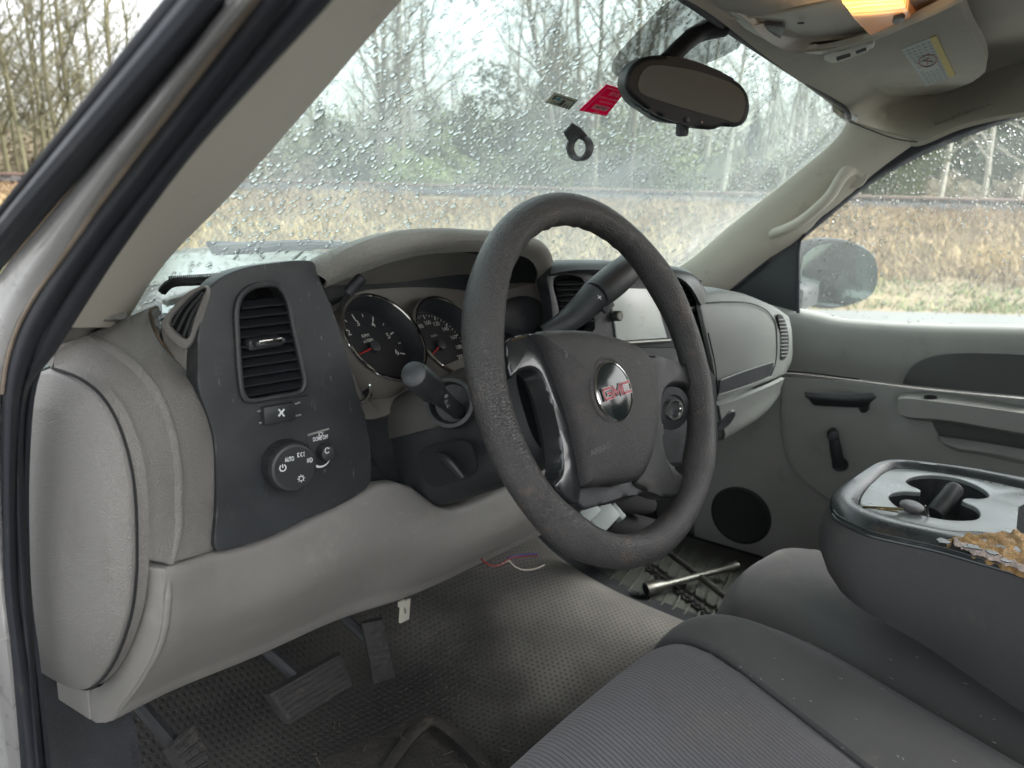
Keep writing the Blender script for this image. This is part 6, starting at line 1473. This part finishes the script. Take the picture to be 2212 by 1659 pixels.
def leafy(seed, H, Rr, n, shape, m_, mt, leaf=.13):
    rg = random.Random(seed); v, f_, tv, tf = [], [], [], []
    vtube(tv, tf, [Vector((0, 0, -.2)), Vector((.05, 0, H*.5)), Vector((0, 0, H*.96))], .04*H**.6, .02, 6)
    for i in range(n):
        if shape == 'cone':
            z = H*(.06+.94*rg.random()**.8); a = rg.uniform(0, 6.28); tier = .75+.25*math.sin(z*7+2*math.sin(a*3)); rmax = Rr*(1-z/H)**.8*tier*(1+.35*noise.noise(Vector((math.cos(a)*1.5, math.sin(a)*1.5, z*.9+seed)))); r = rmax*rg.random()**.35
            p = Vector((math.cos(a)*r, math.sin(a)*r, z-.18*r))
        else:
            while True:
                u = Vector((rg.uniform(-1, 1), rg.uniform(-1, 1), rg.uniform(0, 1)))
                lim = .62+.55*noise.noise(u*2.3+Vector((seed, 0, 0)))
                if (u.x**2+u.y**2+(u.z*1.0)**2)**.5 < lim+.12 and noise.noise(u*5+Vector((0, seed, 0))) > -.22: break
            p = Vector((u.x*Rr, u.y*Rr, u.z*H))
        s = leaf*rg.uniform(.5, 1.3); X = Vector((rg.gauss(0, 1), rg.gauss(0, 1), rg.gauss(0, .6))).normalized()*s; Y = X.orthogonal().normalized()*s*.45
        b = len(v); v += [p-X, p+Y, p+X, p-Y]; f_.append((b, b+1, b+2, b+3))
    out = []
    for nm, vv, ff, mm in (('trunk', tv, tf, mt), ('crown', v, f_, m_)):
        me = bpy.data.meshes.new(nm); me.from_pydata(vv, [], ff); me.materials.append(mm); out.append((nm, me))
    return out
def plant(kind, parts, s, w, sc, rot, label, cat, group):
    o = thing(kind, label, cat, tuple(sw(s, w)+Vector((0, 0, hgt(s, w)))), group); o.rotation_euler = (0, 0, rot); o.scale = (sc, sc, sc*1.0)
    for nm, me in parts:
        c = bpy.data.objects.new(nm, me); link(c); c.parent = o
    return o
mossy = [bare_tree(s_, 13, .095, 2.6, 1.25, M_moss) for s_ in (11, 12, 13)]
greyt = [bare_tree(s_, 15, .14, 3.4, 1.0, M_bark) for s_ in (21, 22, 23)]
birch = [bare_tree(s_, 12, .10, 2.2, .6, M_birch) for s_ in (31, 32)]
M_con = mat('conifer green', (.07, .10, .05), .85, var=.35, varscale=1.1); M_ivy = mat('ivy and bramble green', (.125, .15, .06), .85, var=.35, varscale=1.2); M_twig = mat('brown thicket', (.17, .145, .095), .9, var=.35, varscale=1.5)
con = [leafy(41, 13, 3.4, 22000, 'cone', M_con, M_bark, .20), leafy(42, 12, 3.0, 20000, 'cone', M_con, M_bark, .19)]
bush = [leafy(51, 3.6, 3.4, 15000, 'blob', M_ivy, M_bark, .085), leafy(52, 3.0, 3.0, 13000, 'blob', M_ivy, M_bark, .08)]
brush = [leafy(61, 2.6, 3.2, 12000, 'blob', M_twig, M_bark, .085), leafy(62, 3.2, 3.0, 12000, 'blob', M_twig, M_bark, .08)]
def wpix(px, s): return (px-1106)/F*s/1.0
rg = random.Random(5)
# slender mossy trees seen directly past the open door side
for k, (px, s, sc) in enumerate([(20, 30, 1.0), (75, 33, 1.1), (115, 28, .9), (150, 35, 1.1), (185, 31, 1.2), (222, 30, 1.15), (262, 34, 1.0), (300, 29, .95), (345, 36, 1.1), (-40, 31, 1.1), (-90, 34, 1.0), (45, 38, 1.0), (98, 36, .9), (135, 40, 1.1), (168, 38, .9), (205, 39, 1.0), (243, 37, 1.0), (285, 40, 1.1), (5, 42, 1.2)]):
    plant('bare_tree', mossy[k % 3], s, wpix(px, s)*1.03, sc, rg.uniform(0, 6.28), 'leafless mossy tree beyond the railway, seen left of the windshield pillar', 'tree', 'mossy bare trees left of the pillar')
for k in range(28):
    s = rg.uniform(34, 60); px = 780+(k*37) % 1500+rg.uniform(-20, 20)
    if 880 < px < 1090 and s < 50 and rg.random() < .7: continue
    plant('bare_tree', greyt[k % 3], s, wpix(px, s), rg.uniform(.75, 1.15), rg.uniform(0, 6.28), 'leafless grey tree in the wood behind the railway', 'tree', 'bare trees of the wood')
for k, (px, s) in enumerate([(1200, 31), (1235, 33), (1262, 30), (1300, 34), (1340, 31), (1180, 36), (800, 31), (835, 34), (870, 30)]):
    plant('bare_tree', greyt[(k+1) % 3], s, wpix(px, s), rg.uniform(.95, 1.2), rg.uniform(0, 6.28), 'leafless grey tree at the front edge of the wood', 'tree', 'bare trees at the edge of the wood')
for k, (px, s) in enumerate([(1500, 32), (1530, 31), (1650, 33), (1700, 31), (1740, 34), (1990, 32), (2080, 31), (2150, 33), (2185, 30), (2230, 34), (1900, 33)]):
    plant('birch_tree', birch[k % 2], s, wpix(px, s), rg.uniform(.9, 1.25), rg.uniform(0, 6.28), 'pale slender birch trunk at the right part of the wood', 'tree', 'birches on the right')
EV = [(1178, 40, .66, 0, 'tallest dark evergreen, just left of the stickers on the windshield'), (1145, 42, .50, 1, 'evergreen on the left shoulder of the tallest one'), (1215, 43, .52, 1, 'evergreen right behind the tallest one, under the stickers'),
      (1280, 41, .40, 0, 'low evergreen behind the ring clip'), (1340, 42, .38, 1, 'low evergreen between the ring clip and the mirror'), (1085, 43, .36, 0, 'low evergreen above the top of the steering wheel'),
      (1590, 46, .45, 1, 'evergreen seen right under the interior mirror knob'), (1700, 40, .40, 0, 'evergreen near the right windshield pillar'), (1765, 40, .34, 1, 'small evergreen against the right windshield pillar'),
      (1930, 40, .42, 0, 'leftmost evergreen in the passenger window'), (1985, 42, .60, 1, 'evergreen over the door mirror in the passenger window'), (2050, 44, .52, 0, 'middle evergreen of the passenger window'),
      (2110, 41, .66, 1, 'tall evergreen in the right half of the passenger window'), (2165, 40, .56, 0, 'evergreen second from the right edge of the passenger window'), (2215, 42, .70, 1, 'evergreen at the right edge of the passenger window'), (700, 55, .45, 0, 'small evergreen low beside the driver pillar')]
for k, (px, s, sc, v, lb_) in enumerate(EV):
    plant('evergreen_tree', con[v], s, wpix(px, s), sc, k, lb_, 'evergreen tree', 'evergreens in the wood')
for k in range(44):
    px = -150+k*58+rg.uniform(-20, 20); s = rg.uniform(30, 40)
    g = 700 < px < 1450 or 1640 < px < 1850
    if g: plant('green_bush', bush[k % 2], s, wpix(px, s), rg.uniform(.7, 1.25)*(1.25 if 1000 < px < 1400 else 1), k, 'leafy green bush among the trunks behind the railway', 'bush', 'green bushes behind the railway')
    plant('brown_bush', brush[k % 2], s+rg.uniform(2, 9), wpix(px+29, s), rg.uniform(.7, 1.3), k*2, 'twiggy brown bush at the foot of the wood', 'bush', 'brown bushes behind the railway')
# the far wood: one mass
import numpy as np
rg2 = random.Random(9); v, f_ = [], []
for k in range(2600):
    s = rg2.uniform(60, 120); w = rg2.uniform(-1.15, 1.0)*s; p = sw(s, w); H = rg2.uniform(7, 13)*(.7+.5*noise.noise(Vector((w*.05, s*.02, 1))))
    P = wander(rg2, p, Vector((rg2.gauss(0, .12), rg2.gauss(0, .12), 1)), H, 3, .08, .02); vtube(v, f_, P, .09, .02, 3)
    for q in range(9):
        j = rg2.randint(0, 2); d = Vector((rg2.gauss(0, 1), rg2.gauss(0, 1), rg2.uniform(.5, 1.6))); vtube(v, f_, wander(rg2, P[j].lerp(P[j+1], rg2.random()), d, rg2.uniform(1, 3), 2, .15, .03), .035, .012, 3)
me = bpy.data.meshes.new('far_wood'); me.from_pydata(v, [], f_); me.materials.append(mat('far wood bark', (.13, .13, .09), .95, var=.3, varscale=.1))
o = link(bpy.data.objects.new('far_wood', me)); tag(o, 'far leafless wood massed behind the nearer trees', 'wood', kind='stuff')
